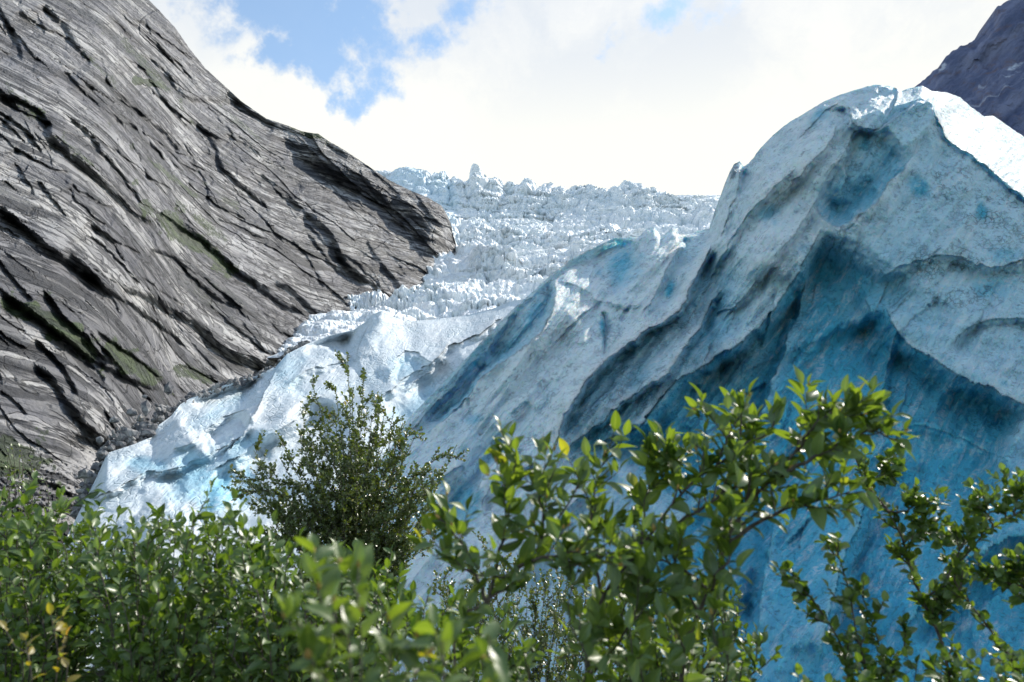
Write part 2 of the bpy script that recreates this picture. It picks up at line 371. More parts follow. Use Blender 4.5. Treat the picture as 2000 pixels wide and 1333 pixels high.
rock_feats = [
 # (lower-left of each line is recessed; listed top-left to bottom-right, right hand is down-left)
 ([(548, 236), (600, 280), (660, 318), (720, 352), (780, 388), (822, 412), (846, 440), (842, 480), (858, 512)], 13, 34, 60, 1, .2, .05),
 ([(440, 245), (480, 272), (530, 300), (570, 330), (606, 358)], 9, 22, 16, 1, .2),
 ([(575, 292), (620, 318), (668, 348), (720, 375)], 8, 16, 14, 1, .2),
 ([(578, 414), (610, 418), (645, 450), (668, 492), (700, 530), (728, 556)], 9, 14, 22, 1, .2),
 ([(200, 130), (240, 175), (290, 225), (335, 262), (370, 300)], 9, 18, 20, 1, .2),
 ([(80, 0), (130, 45), (160, 90), (190, 120)], 8, 16, 20, 1, .2),
 ([(215, 20), (260, 70), (300, 110), (340, 150), (370, 180), (420, 190), (490, 190)], 8, 16, 18, 1, .2),
 ([(90, 245), (125, 275), (170, 310), (220, 360), (262, 400), (330, 440)], 9, 24, 22, 1, .2),
 ([(0, 395), (40, 430), (90, 470), (140, 510), (210, 545)], 7, 14, 22, 1, .2),
 ([(330, 420), (390, 455), (430, 490), (470, 530), (520, 560), (560, 590), (610, 610)], 8, 15, 22, 1, .2),
 ([(230, 540), (290, 570), (345, 600), (400, 640), (440, 680), (500, 700), (545, 705)], 10, 22, 26, 1, .2),
 ([(120, 480), (170, 515), (210, 560), (260, 590), (330, 640), (380, 690)], 7, 14, 24, 1, .2),
 ([(280, 480), (340, 500), (380, 540), (420, 575), (470, 600)], 6, 10, 22, 1, .2),
 ([(380, 220), (420, 280), (440, 330), (500, 380), (540, 420)], 6, 10, 20, 1, .2),
 ([(530, 545), (570, 560), (600, 590), (640, 610), (690, 600)], 6, 12, 16, 1, .2),
 ([(460, 210), (510, 222), (545, 240)], 4, 9, 14, 1, .2),
 ([(0, 560), (50, 600), (110, 640), (170, 690), (240, 730), (330, 760)], 5, 12, 24, 1, .2),
 ([(60, 700), (110, 740), (150, 800), (200, 850), (260, 880)], 4.5, 14, 24, 1, .2),
 ([(180, 640), (240, 680), (300, 720), (350, 780)], 4, 10, 20, 1, .2),
 ([(600, 450), (640, 500), (690, 545)], 4, 8, 16, 1, .2),
 ([(480, 320), (520, 345), (560, 385), (600, 400)], 4, 8, 16, 1, .2),
 ([(0, 180), (60, 200), (110, 250)], 5, 10, 16, 1, .2),
]
rr = random.Random(11)
rock_feats = [(f[0], f[1] * (1.0 if f[1] > 20 else 1.1), f[2] * (1 if f[1] > 20 else .9), f[3] * (1 if f[1] > 20 else 1.8), f[4], .2, .1) for f in rock_feats]
for i in range(230):                                       # the many shorter ledges and joints of the slabs
    x0 = rr.uniform(-60, 840); y0 = rr.uniform(-40, 930); big = rr.random() ** 2.0
    ln = 40 + 190 * big * rr.uniform(.5, 1.2) + rr.uniform(0, 30); an = R(rr.gauss(41, 7) + (16 if rr.random() < .15 else 0)); k_ = rr.uniform(-.3, .3)
    pts = [(x0 + ln * u * math.cos(an + k_ * (u - .5)), y0 + ln * u * math.sin(an + k_ * (u - .5)) + rr.uniform(-3, 3)) for u in (0, .25, .5, .75, 1)]
    sc_ = .35 + .65 * min(1, max(0, (1100 - y0) / 900))
    rock_feats.append((pts, (1.2 + 4.6 * big) * sc_, 2.5 + 6 * big, 20 + 34 * big, 1, .5, .05))
D, E = creases(PX, PY, rock_feats, 31, 5.0)
# procedural slabs: many smaller steps along the same strike
a = R(40); U = PX * math.cos(a) + PY * math.sin(a); V = -PX * math.sin(a) + PY * math.cos(a)
fall = sstep(1000, 860, PY + PX * .3)                       # rubble apron low down has no slabs
for (lu, lv, amp, sd_) in ((300, 46, .016, 1), (150, 16, .0080, 2), (80, 7, .0040, 3)):
    tw = .5 * fbm(U / 400, V / 260, oct=2, seed=sd_ + 60)        # the joints swing a little
    uw = U + lu * .25 * fbm(U / lu, V / lv / 2, oct=2, seed=sd_ + 61); vw = V + tw * U * .25 + lv * .35 * fbm(U / lu * 1.5, V / lv / 3, oct=4, gain=.6, seed=sd_ + 62)
    f1, f2, cid = worley(uw / lu, vw / lv, 300 + sd_)
    D += amp * Y * (cid - .3) * (.3 + .7 * fall) * sstep(-.45, .25, fbm(U / 190, V / 70, oct=3, seed=sd_ + 40))
    D += amp * .35 * Y * (vw / lv - np.floor(vw / lv + cid * .5)) * .5 * fall
f1, f2, cid = worley(PX / 11, PY / 8, 77); f1b, _, _ = worley(PX / 5, PY / 4, 78)
D += (1 - fall) * (f1 * 1.5 + f1b * .6)                     # rubble apron: loose blocks
D += .016 * Y * fbm(U / 300, V / 90, oct=5, gain=.45, seed=70)
D += .0016 * Y * fbm(U / 22, V / 7, oct=4, gain=.6, seed=77) * (2.6 - 1.6 * fall)
edge = sstep(0, 12, np.abs(PY - PY[-1:]))
Y2 = Y + D * (.25 + .75 * edge)
P = at(PX, PY, Y2); P0 = at(PX, PY, Y)
N = grid_normals(P)
if N[..., 0].mean() < 0: N = -N
P = P + N * (.0005 * Y * fbm(PX / 9, PY / 9, oct=3, seed=88, ridged=True))[..., None]
moss = ell(PX, PY, [(300, 165, 34, 7, 1, 18), (285, 130, 90, 12, .55, 50), (345, 450, 90, 20, .75, 40), (420, 500, 70, 18, .7, 42), (400, 440, 60, 12, .6, 40), (130, 650, 120, 22, .9, 35), (250, 705, 90, 22, .85, 32), (375, 730, 60, 14, .7, 25),
     (30, 605, 60, 20, .8, 30), (590, 250, 60, 9, .8, 28), (340, 350, 90, 8, .6, 38), (440, 390, 60, 7, .5, 40), (60, 215, 60, 18, .5, 45), (20, 900, 90, 50, .8, 0), (700, 300, 60, 6, .5, 32), (190, 130, 60, 8, .5, 45), (150, 300, 70, 9, .5, 40), (480, 250, 60, 7, .5, 40)], 51, .6)
def on_surf(x, y): return P0.reshape(-1, 3)[np.argmin((PX - x) ** 2 + (PY - y) ** 2)]
k = [on_surf(180, 250), on_surf(490, 545)]
uvr = frame_uv(P0, k[0], k[1])
nr = 12
P = back_rows(P, nr, 260, 160, 1.6)
moss = pad_rows(moss, nr); uvr = np.concatenate([uvr, np.repeat(uvr[-P.shape[1]:], nr, 0)])
rock = rock_material('rock_slab', ((.045, .048, .062), (.20, .197, .205), (.53, .52, .515), (.62, .59, .55)), 1.0)
o = mesh_np('mountain_slope', P.reshape(-1, 3), grid_faces(*P.shape[:2]), rock, attrs={'moss': moss}, uv=uvr, smooth=False)
tag(o, 'steep grey slabbed rock mountainside left of the glacier', kind='structure')

# ------------------------------------------------------------------ right mountain
xs = np.arange(1700, 2260, 2.5)
crest = [(1700, 240, 900), (1760, 195, 900), (1790, 166, 900), (1815, 146, 900), (1845, 118, 900), (1875, 92, 900), (1905, 78, 900), (1922, 60, 900), (1938, 34, 900), (1950, 14, 900), (1975, 0, 900), (2010, -25, 900), (2100, -100, 900), (2260, -230, 900)]
PX, PY, Y = loft([[(1700, 520, 700), (2260, 520, 640)], crest], xs, [230], 3)
U = PX * .86 - PY * .5; V = PX * .5 + PY * .86
Y = Y + 22 * fbm(U / 150, V / 60, oct=7, gain=.50, seed=5) * sstep(0, 30, PY - PY[-1:])
P = at(PX, PY, Y); P[..., 2] += 6 * fbm(PX / 18, PY / 18, oct=3, seed=6)
uvr = frame_uv(P, P[20, 10], P[110, 120]); snow = ell(PX, PY, [(1985, 128, 26, 3, 1, -28), (1965, 150, 30, 2, .9, -24), (1840, 133, 3, 14, .8, 30), (1990, 160, 30, 2, .6, -30), (1930, 190, 40, 2, .5, -30)], 7, .8)
nr = 10; P = back_rows(P, nr, 400, 250, 1.5); snow = pad_rows(snow, nr); uvr = np.concatenate([uvr, np.repeat(uvr[-P.shape[1]:], nr, 0)])
m, t = new_mat('dark_rock'); co = t.n('ShaderNodeTexCoord').outputs['Object']; uv = t.n('ShaderNodeTexCoord').outputs['UV']
n1 = t.noise(t.mapping(uv, (.012, .05, 1)), 1, 8, .62); n2 = t.noise(co, .06, 7, .65)
c = t.mix(t.ramp(n1, .4, .65), (.065, .085, .17), (.17, .19, .30)); c = t.mix(t.ramp(n2, .5, .7, 0, .6), c, (.13, .08, .075))  # bluish cast of distance haze is mixed into the rock colour
c = t.mix(t.math('MULTIPLY', t.attr('moss'), t.ramp(n2, .42, .62)), c, (.50, .54, .64))
finish(t, c, .8, t.math('ADD', n1, n2), .8, 5.0)
o = mesh_np('mountain', P.reshape(-1, 3), grid_faces(*P.shape[:2]), m, attrs={'moss': snow}, uv=uvr, smooth=False)
tag(o, 'dark bare mountainside far behind the ice peak, top right', kind='structure')

# ------------------------------------------------------------------ icefall far up the valley
xs = np.arange(520, 1560, 1.7)
top = [(520, 330, 650), (750, 350, 650), (790, 349, 650), (860, 352, 650), (915, 356, 650), (1000, 366, 650), (1060, 372, 650), (1150, 378, 650), (1250, 384, 650), (1330, 388, 650), (1400, 384, 650), (1560, 380, 650)]
mid3 = [(520, 420, 565), (1560, 450, 560)]
mid2 = [(520, 500, 480), (900, 500, 480), (1560, 510, 450)]
mid1 = [(520, 570, 400), (900, 562, 400), (1560, 560, 380)]
low = [(520, 700, 250), (760, 690, 235), (1560, 690, 230)]
PX, PY, Y = loft([low, mid1, mid2, mid3, top], xs, [95, 60, 70, 80], 10)
P = at(PX, PY, Y); X, YY = P[..., 0], P[..., 1]
wx = X + 14 * fbm(X / 50, YY / 50, oct=3, seed=21); wy = YY + 14 * fbm(X / 50, YY / 50, oct=3, seed=22)
h = np.zeros(X.shape); cre = np.zeros(X.shape)
rough = .25 + .75 * sstep(-.25, .25, fbm(wx / 120, wy / 90, oct=3, seed=23))
smoothzone = ell(PX, PY, [(850, 560, 110, 17, 1, -6), (1010, 480, 150, 12, .5, 3), (930, 520, 120, 10, .6, -8)], 24)
rough = rough * (1 - .9 * smoothzone)
for (s1, s2, H, sdx) in ((40, 60, 5.0, 1), (18, 26, 2.8, 2), (8, 12, 1.4, 3), (3.4, 6, .7, 4)):
    f1, f2, cid = worley(wx / s1, wy / s2, 100 + sdx)
    h += H * (cid - .35) * sstep(0, .28, f2 - f1) - H * .45 * sstep(.16, 0, f2 - f1) + H * .45 * (1 - f1)
    if sdx >= 2: cre = np.maximum(cre, sstep(.12, 0, f2 - f1) * .7)
h = h * rough + 11 * fbm(wx / 110, wy / 55, oct=3, seed=25) + 3 * fbm(wx / 40, wy / 22, oct=5, seed=27, ridged=True) * rough
h += 1.0 * fbm(wx / 12, wy / 16, oct=5, gain=.62, seed=26, ridged=True) * (.15 + .85 * rough)
near = sstep(240, 420, Y); h = h * (.28 + .72 * near)
for (bx, by, Yb, wX, H) in ((934, 344, 640, 5.5, 13), (968, 352, 640, 8, 8), (1030, 360, 635, 8, 6), (795, 352, 635, 14, 4), (1230, 380, 640, 14, 5)):
    q = at(bx, by, float(Yb)); h += H * np.exp(-((X - q[0]) / wX) ** 2 - ((YY - Yb) / 22) ** 2)
h *= sstep(0, 6, np.arange(P.shape[0]))[:, None]
P[..., 2] += h
P[..., 1] -= .75 * h; Z = P[..., 2]; rf = .3 + .7 * rough
# crumbled blocks standing out of the slope
qx = P[..., 0] + 5 * fbm(X / 20, Z / 12, oct=3, seed=30); qz = Z + 3 * fbm(X / 20, Z / 12, oct=3, seed=33)
rf = rf * (.45 + 1.1 * sstep(-.4, .4, fbm(X / 70, YY / 50, oct=2, seed=36)))
for (s1, s2, H, sdx) in ((30, 8, 4.0, 1), (13, 4.2, 2.0, 2), (6, 2.2, 1.0, 3), (2.6, 1.2, .5, 4)):
    f1, f2, hh = facets(qx / s1 + .13 * YY / s1, qz / s2 + .02 * YY, 200 + sdx)
    tilt = (qz / s2 + .02 * YY - np.floor(qz / s2 + .02 * YY))
    P[..., 1] -= (.85 * H * hh - H * .35 * sstep(.10, 0, f2 - f1)) * rf * sstep(0, 6, np.arange(P.shape[0]))[:, None]
P[..., 1] -= 1.1 * fbm(qx / 5, qz / 3, oct=4, gain=.65, seed=35, ridged=True) * rf
if True:
    P[..., 0] += .35 * h * fbm(wx / 9, wy / 9, oct=2, seed=28)
blu = .10 + .30 * cre * rough + ell(PX, PY, [(800, 375, 60, 40, .35, 20), (860, 400, 40, 50, .3, 0)], 3)
grime = ell(PX, PY, [(1200, 400, 220, 34, .75, 0), (1330, 420, 110, 40, .7, 0), (820, 610, 160, 26, .8, -5), (700, 600, 70, 30, .7, 0)], 9) * .45 + .1
uvi = frame_uv(P, P[100, 100], P[100, 300]); nr = 8; P = back_rows(P, nr, 200, 60, 1.5)
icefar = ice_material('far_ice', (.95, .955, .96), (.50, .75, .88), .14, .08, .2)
o = mesh_np('icefall', P.reshape(-1, 3), grid_faces(*P.shape[:2]), icefar, attrs={'blue': pad_rows(blu, nr), 'dirt': pad_rows(cre * .25, nr), 'grime': pad_rows(grime, nr)},
            uv=np.concatenate([uvi, np.repeat(uvi[-P.shape[1]:], nr, 0)]), smooth=False)
tag(o, 'far broken white icefall spilling down between the mountains', kind='structure')

# ------------------------------------------------------------------ sunlit lower glacier at the left
xs = np.arange(90, 1110, 1.8)
crest = [(90, 1130, 60), (150, 1010, 64), (185, 940, 67), (210, 885, 69), (262, 868, 71), (298, 853, 73), (308, 832, 74), (335, 812, 76), (352, 790, 77), (372, 778, 78), (440, 752, 82), (500, 735, 86), (540, 715, 89), (560, 692, 91), (600, 672, 94), (645, 655, 97), (690, 645, 99),
         (712, 630, 100), (728, 614, 100), (745, 608, 100), (765, 618, 101), (790, 628, 103), (850, 624, 107), (900, 618, 109), (960, 604, 109), (1000, 588, 108), (1110, 570, 106)]
m2 = [(90, 1160, 57), (200, 985, 60), (300, 930, 65), (400, 860, 71), (480, 800, 77), (560, 770, 81), (700, 740, 86), (800, 720, 90), (1110, 680, 90)]
m1 = [(90, 1200, 53), (300, 1030, 58), (450, 960, 63), (600, 890, 70), (800, 840, 76), (1110, 800, 74)]
b0 = [(90, 1330, 44), (500, 1250, 48), (1110, 1100, 56)]
PX, PY, Y = loft([b0, m1, m2, crest], xs, [70, 80, 110], 14)
mf = [
 ([(420, 905), (470, 850), (505, 790), (530, 740), (560, 692)], 5, 40, 70, -1, .1, .25),
 ([(400, 925), (480, 880), (540, 845), (600, 800), (640, 770)], 3, 26, 60, 1, .25, .3),
 ([(300, 935), (360, 905), (420, 880), (500, 830)], 1.8, 14, 50, 1, .15, .3),
 ([(330, 880), (390, 850), (440, 812), (490, 795)], 1.6, 14, 40, 1, .1, .3),
 ([(700, 700), (706, 668), (722, 640), (742, 610)], 6, 40, 60, -1, .3, .2),
 ([(760, 750), (790, 690), (840, 706), (870, 690)], 2.2, 16, 50, 1, .1, .3),
 ([(790, 775), (840, 720), (880, 680), (930, 655), (985, 615)], 2.6, 12, 40, 1, .4, .5),
 ([(735, 790), (800, 735), (850, 700), (890, 668)], 2, 12, 34, 1, .4, .4),
 ([(560, 760), (600, 730), (650, 715), (700, 690)], 1.6, 14, 40, 1, .1, .3),
 ([(170, 980), (230, 945), (300, 925), (370, 918)], 1.5, 14, 36, 1, .2, .3),
]
D, E = creases(PX, PY, mf, 61, 9.0)
uu = PX * .80 - PY * .6; vv = PX * .6 + PY * .8
s1_, _, _ = worley((uu + 20 * fbm(PX / 60, PY / 60, oct=2, seed=67)) / 74, (vv + 12 * fbm(PX / 50, PY / 50, oct=2, seed=68)) / 34, 69); D += 1.3 * blur(s1_ ** 2, 6) + 3.2 * fbm(uu / 170, vv / 62, oct=2, gain=.35, seed=62) + .45 * fbm(uu / 60, vv / 26, oct=3, gain=.4, seed=63)
D -= .6 * fbm(uu / 110, vv / 60, oct=2, seed=66, ridged=True)
gap = sstep(0, 14, np.abs(PY - PY[-1:]))
P = at(PX, PY, Y + D * (.2 + .8 * gap)); Nn = grid_normals(P)
if Nn[..., 1].mean() > 0: Nn = -Nn
P += Nn * (.035 * fbm(PX / 9, PY / 7, oct=4, gain=.6, seed=64) * (.6 + 1.6 * sstep(-.1, .5, fbm(PX / 90, PY / 60, oct=2, seed=65))))[..., None]
blu = .10 + ell(PX, PY, [(270, 905, 34, 18, .55, 0), (310, 912, 30, 16, .5, 0), (400, 935, 70, 55, .6, 0), (380, 900, 60, 22, .5, 0), (800, 712, 34, 22, .4, 0), (430, 800, 60, 16, .3, -30), (560, 730, 40, 50, .3, 0), (820, 790, 70, 30, .4, -30), (480, 870, 60, 20, .4, -20), (430, 960, 50, 50, .75, 0)], 12, .4, 1.5, .1)
grime = .05 + .5 * ell(PX, PY, [(250, 880, 70, 14, .7, 0), (560, 790, 70, 50, .6, 0), (860, 730, 80, 60, .6, 0), (230, 980, 90, 30, .5, 0), (740, 660, 14, 40, .4, 15)], 13)
uvi = frame_uv(at(PX, PY, Y), at(400, 900, 66.), at(640, 700, 92.)); nr = 14; P = back_rows(P, nr, 60, 26, 1.6)
icemid = ice_material('sunlit_ice', (.66, .70, .73), (.16, .50, .68), .45, .42, .3)
o = mesh_np('glacier_tongue', P.reshape(-1, 3), grid_faces(*P.shape[:2]), icemid, attrs={'blue': pad_rows(blu, nr), 'dirt': pad_rows(E, nr), 'grime': pad_rows(grime, nr)},
            uv=np.concatenate([uvi, np.repeat(uvi[-P.shape[1]:], nr, 0)]))
tag(o, 'sunlit smooth white lower glacier against the rock slope', kind='structure')

rv, rf_, off_ = [], [], 0
cube = np.array([[x, y, z] for x in (-1, 0, 1) for y in (-1, 0, 1) for z in (-1, 0, 1) if abs(x) + abs(y) + abs(z) > 0], float); cube /= np.linalg.norm(cube, axis=1, keepdims=True)
import bmesh
bm = bmesh.new(); bmesh.ops.create_icosphere(bm, subdivisions=1, radius=1.0); ico = np.array([v.co[:] for v in bm.verts]); icf = np.array([[v.index for v in f.verts] for f in bm.faces]); bm.free()
for i in range(900):
    px = rng.uniform(150, 600) if rng.random() > .35 else rng.uniform(150, 340); cy_ = np.interp(px, [c[0] for c in crest], [c[1] for c in crest]); Yc = np.interp(px, [c[0] for c in crest], [c[2] for c in crest])
    q = at(px, cy_ - rng.uniform(-7, 5) - (rng.exponential(14) if px < 330 else 0), Yc + rng.uniform(.2, 2.5)); r_ = .10 + .34 * rng.random() ** 3 * (1 if px > 330 else 1.4)
    v = ico * (1 + rng.uniform(-.3, .3, (len(ico), 1))) * rng.uniform(.6, 1.3, 3) * r_ + q; rv.append(v); rf_.append(icf + off_); off_ += len(ico)
m_, t_ = new_mat('rubble'); nn_ = t_.noise(t_.n('ShaderNodeTexCoord').outputs['Object'], 1.2, 5, .6); finish(t_, t_.mix(t_.ramp(nn_, .4, .6), (.09, .09, .10), (.30, .29, .28)), .8, nn_, .8, .2)
o = mesh_np('rubble', np.concatenate(rv), np.concatenate(rf_), m_, smooth=False); tag(o, 'grey stones strewn along the edge where ice meets rock', 'rubble', kind='stuff')

# ------------------------------------------------------------------ near ridge and ice peak
xs = np.arange(600, 2180, 1.8)
crest = [(560, 1120, 44), (660, 1000, 46), (760, 880, 49), (800, 815, 51), (850, 765, 52), (880, 732, 53), (920, 690, 54), (960, 648, 56), (1000, 606, 57), (1040, 570, 58), (1068, 545, 58), (1078, 535, 58), (1095, 522, 58.5), (1115, 507, 59), (1150, 488, 60), (1175, 476, 61), (1200, 465, 61), (1225, 464, 61),
  (1240, 464, 61), (1252, 458, 61), (1262, 448, 61), (1277, 444, 61), (1286, 452, 61), (1290, 464, 61), (1300, 458, 61), (1312, 444, 61), (1322, 446, 61), (1326, 458, 61), (1345, 458, 62), (1370, 450, 62), (1386, 446, 62), (1396, 425, 61), (1404, 400, 60), (1412, 374, 59.5), (1422, 346, 59), (1432, 322, 58.5), (1444, 315, 58.5), (1452, 326, 58.5), (1462, 320, 58), (1485, 290, 58), (1510, 264, 58), (1540, 240, 58), (1570, 222, 58), (1610, 198, 58), (1645, 184, 58), (1680, 173, 58), (1710, 165, 58), (1735, 168, 58), (1752, 173, 58),
  (1762, 178, 58), (1772, 174, 58), (1790, 170, 57.5), (1802, 168, 57), (1820, 178, 59), (1850, 181, 63), (1875, 190, 67), (1900, 212, 70), (1922, 228, 73), (1940, 226, 75), (1960, 240, 77), (1985, 258, 80), (2020, 280, 84), (2100, 330, 90), (2240, 420, 98)]
brow = [(560, 1128, 43.6), (800, 840, 50), (880, 760, 52), (960, 680, 54), (1020, 620, 55), (1080, 575, 55.5), (1150, 530, 56.5), (1240, 500, 57), (1330, 495, 57), (1380, 490, 57), (1410, 470, 54), (1440, 420, 53.5), (1500, 345, 53), (1600, 265, 53.5), (1700, 220, 54), (1760, 205, 54), (1800, 192, 54), (1820, 200, 53.5), (1832, 240, 53), (1858, 285, 52.3), (1900, 305, 52), (1945, 340, 51.4), (2000, 382, 50.5), (2100, 450, 49), (2240, 540, 48)]
k2 = [(560, 1180, 41), (800, 930, 44), (900, 860, 46), (1060, 780, 47), (1200, 740, 48), (1400, 690, 48), (1560, 560, 49.5), (1640, 520, 49.6), (1800, 560, 47), (2000, 620, 45), (2240, 700, 42)]
k1 = [(560, 1250, 36), (900, 1040, 39), (1200, 990, 41), (1500, 980, 42), (1750, 900, 42.5), (2000, 900, 40), (2240, 900, 38)]
k0 = [(560, 1480, 27), (1200, 1480, 29), (2240, 1480, 28)]
PX, PY, Y = loft([k0, k1, k2, brow, crest], xs, [110, 130, 250, 80], 9, 40)
nf = [
 ([(835, 850), (900, 790), (960, 722), (1020, 682), (1060, 640), (1080, 590), (1087, 538)], 3.4, 9, 34, -1, .7, .25),
 ([(1075, 905), (1100, 820), (1130, 770), (1170, 720), (1200, 690), (1240, 665), (1262, 642), (1300, 625), (1335, 590), (1370, 520), (1392, 465)], 3.6, 9, 55, 1, .85, .3),
 ([(1092, 905), (1120, 868), (1180, 820), (1240, 772), (1290, 735), (1330, 690), (1375, 620), (1420, 550)], 2.6, 8, 40, 1, .9, .3),
 ([(1170, 900), (1215, 850), (1255, 825), (1290, 780), (1320, 742), (1370, 712), (1440, 672), (1500, 620), (1540, 560), (1570, 510), (1590, 470), (1606, 438)], 6.5, 20, 150, 1, .85, .22),
 ([(1480, 860), (1500, 770), (1530, 700), (1540, 650), (1560, 600), (1574, 530)], 2.6, 9, 70, -1, .9, .2),
 ([(1590, 385), (1612, 430), (1650, 438), (1700, 402), (1745, 350), (1790, 300)], 2.6, 22, 50, -1, .3, .4),
 ([(1645, 335), (1655, 290), (1670, 255), (1705, 250)], 1.2, 8, 26, 1, .9, .2),
 ([(1655, 200), (1665, 238), (1705, 252), (1730, 236)], 1.3, 12, 26, 1, .5, .4),
 ([(1700, 262), (1740, 236), (1780, 212), (1822, 196)], 1.6, 6, 40, -1, .6, .4),
 ([(1824, 200), (1832, 240), (1858, 285), (1900, 305), (1945, 340), (2000, 382), (2080, 440)], .8, 5, 20, 1, .8, .3),
 ([(1725, 590), (1760, 660), (1820, 700), (1890, 740), (1950, 765), (2020, 800)], 6.0, 26, 120, 1, .35, .2),
 ([(1750, 640), (1740, 700), (1720, 780), (1700, 860)], 1.8, 14, 50, -1, .25, .3),
 ([(1680, 560), (1720, 660), (1735, 760)], 1.8, 30, 60, 1, .1, .3),
 ([(865, 1080), (905, 1010), (940, 945), (960, 905), (1010, 872)], 2.4, 9, 30, -1, .8, .3),
 ([(935, 1010), (955, 960), (1000, 920), (1050, 905)], 1.3, 8, 26, 1, .7, .3),
 ([(1175, 700), (1182, 650), (1174, 608)], 1.6, 5, 6, 1, .6, .2),
 ([(1200, 905), (1225, 860), (1228, 832), (1270, 822)], 1.4, 6, 26, 1, .7, .3),
 ([(1100, 905), (1150, 880), (1190, 850), (1215, 855)], 1.2, 6, 24, 1, .7, .3),
 ([(1350, 715), (1385, 722), (1425, 690), (1428, 655)], 1.4, 8, 20, 1, .3, .3),
 ([(1290, 905), (1320, 800), (1335, 740)], 1.6, 30, 40, 1, .1, .3),
 ([(800, 850), (840, 800), (900, 740), (935, 690)], 1.6, 8, 24, 1, .6, .3),
 ([(950, 700), (975, 650), (1010, 605), (1050, 570)], 1.3, 8, 22, 1, .5, .3),
 ([(1405, 470), (1430, 400), (1440, 350), (1450, 322)], 1.4, 10, 26, 1, .5, .3),
 ([(1330, 660), (1380, 560), (1420, 480), (1480, 400), (1560, 320)], 1.5, 14, 40, 1, .25, .4),
 ([(1400, 640), (1470, 560), (1540, 470), (1590, 400), (1640, 310), (1670, 260)], 1.5, 12, 36, 1, .35, .4),
 ([(1480, 440), (1530, 370), (1600, 300), (1640, 240)], 1.5, 14, 34, 1, .3, .4),
 ([(1560, 275), (1590, 240), (1640, 195)], .8, 10, 24, 1, .5, .3),
 ([(1180, 560), (1240, 520), (1250, 470)], 1.6, 24, 30, -1, .0, .3),
 ([(1255, 620), (1290, 560), (1318, 500), (1325, 455)], 2.0, 14, 26, 1, .2, .3),
 ([(1090, 545), (1130, 560), (1175, 590), (1220, 600), (1260, 590)], .8, 8, 26, 1, .5, .2),
 ([(1980, 900), (1800, 830), (1730, 860)], 1.4, 26, 60, -1, .1, .3),
 ([(1745, 130), (1752, 190), (1735, 225)], .9, 6, 18, 1, .8, .2),
 ([(1600, 1300), (1640, 1120), (1690, 1000), (1700, 880)], 3.0, 20, 90, 1, .2, .3),
 ([(1480, 1250), (1500, 1080), (1540, 960), (1600, 880)], 2.4, 16, 60, -1, .3, .3),
 ([(1240, 1200), (1290, 1080), (1370, 980), (1400, 930)], 2.4, 16, 60, 1, .4, .3),
 ([(1760, 1250), (1850, 1120), (1960, 1060), (2080, 1040)], 3.4, 24, 90, 1, .1, .3),
 ([(1000, 1150), (1060, 1050), (1140, 960), (1200, 900)], 2.2, 12, 60, 1, .6, .3),
 ([(1700, 560), (1760, 520), (1850, 500), (1940, 520), (2040, 500)], 1.4, 22, 50, 1, .2, .3),
 ([(1850, 690), (1900, 640), (1980, 620), (2060, 640)], 1.2, 16, 40, 1, .4, .3),
]
rr = random.Random(5)
for i in range(90):                                        # hairline cracks that follow the flow of the folds
    x0 = rr.uniform(840, 1960); y0 = rr.uniform(250, 1150)
    if y0 < np.interp(x0, [c_[0] for c_ in brow], [c_[1] for c_ in brow]) + 25: continue
    an = R(-52 + rr.gauss(0, 9)) if x0 < 1560 else R(rr.uniform(-85, -40)); ln = 30 + 140 * rr.random() ** 2; k_ = rr.uniform(-.6, .6)
    nf.append(([(x0 + ln * u * math.cos(an + k_ * (u - .5)) + rr.uniform(-3, 3), y0 + ln * u * math.sin(an + k_ * (u - .5)) + rr.uniform(-3, 3)) for u in (0, .25, .5, .75, 1)], rr.uniform(.25, .9) * (1 if x0 < 1560 else .4), 3.5, rr.uniform(10, 30), rr.choice((1, 1, -1)), rr.uniform(.4, .9), .3))
nf = [(f[0], f[1] * (.85 if f[1] > 5 else .95 if f[1] > 2.2 else .7), f[2] * (1.6 if f[1] > 5 else 1.5 if f[1] > 2.2 else .9), f[3] * 1.25) + tuple(f[4:6]) + (f[6] * 1.5,) for f in nf]
D, E = creases(PX, PY, nf, 81, 7.0); tint = blur(creases.tint, 2)
wbx = PX + 16 * fbm(PX / 50, PY / 50, oct=3, seed=96); wby = PY + 16 * fbm(PX / 50, PY / 50, oct=3, seed=97)
bowls = [(1210, 520, 50, 60, 1.6, 10), (1500, 415, 34, 26, 1.2, -30), (1455, 460, 30, 26, 1.0, -30), (1637, 395, 46, 34, 2.4, -20), (1795, 365, 40, 40, .9, -30), (1915, 415, 24, 30, 1.0, 0), (1610, 590, 46, 100, 2.2, 10), (1385, 690, 46, 40, 1.4, 0), (925, 820, 24, 14, .9, -20), (1120, 670, 60, 50, .8, -20),
         (1950, 570, 70, 60, 1.2, 0), (1640, 800, 90, 120, 1.6, 0), (1840, 1000, 160, 90, 2.0, 10), (1740, 890, 26, 40, .9, 0), (1430, 860, 80, 110, 1.6, 0), (1310, 570, 16, 26, 1.2, 20), (900, 980, 34, 50, 1.5, 10)]
push = 3.4 * soft(PX, PY, 1165, 480, 85, 100, 0); D += push
for b in bowls: D += b[4] * .35 * soft(wbx, wby, b[0], b[1], b[2] * 1.2, b[3] * 1.2, b[5])
uu = PX * .62 - PY * .78; vv = PX * .78 + PY * .62
D -= 1.5 * fbm(uu / 330, vv / 85, oct=2, gain=.4, seed=82, ridged=True) * (.4 + .6 * sstep(1600, 1400, PX))
str_amp = .35 + .65 * sstep(1620, 1400, PX + (PY - 500) * -.5)
D += .95 * fbm(uu / 170, vv / 20, oct=4, gain=.5, seed=83) * str_amp * sstep(1150, 850, PY) + .35 * fbm(PX / 40, PY / 34, oct=4, gain=.5, seed=84)
gap = sstep(0, 16, np.abs(PY - PY[-1:]))
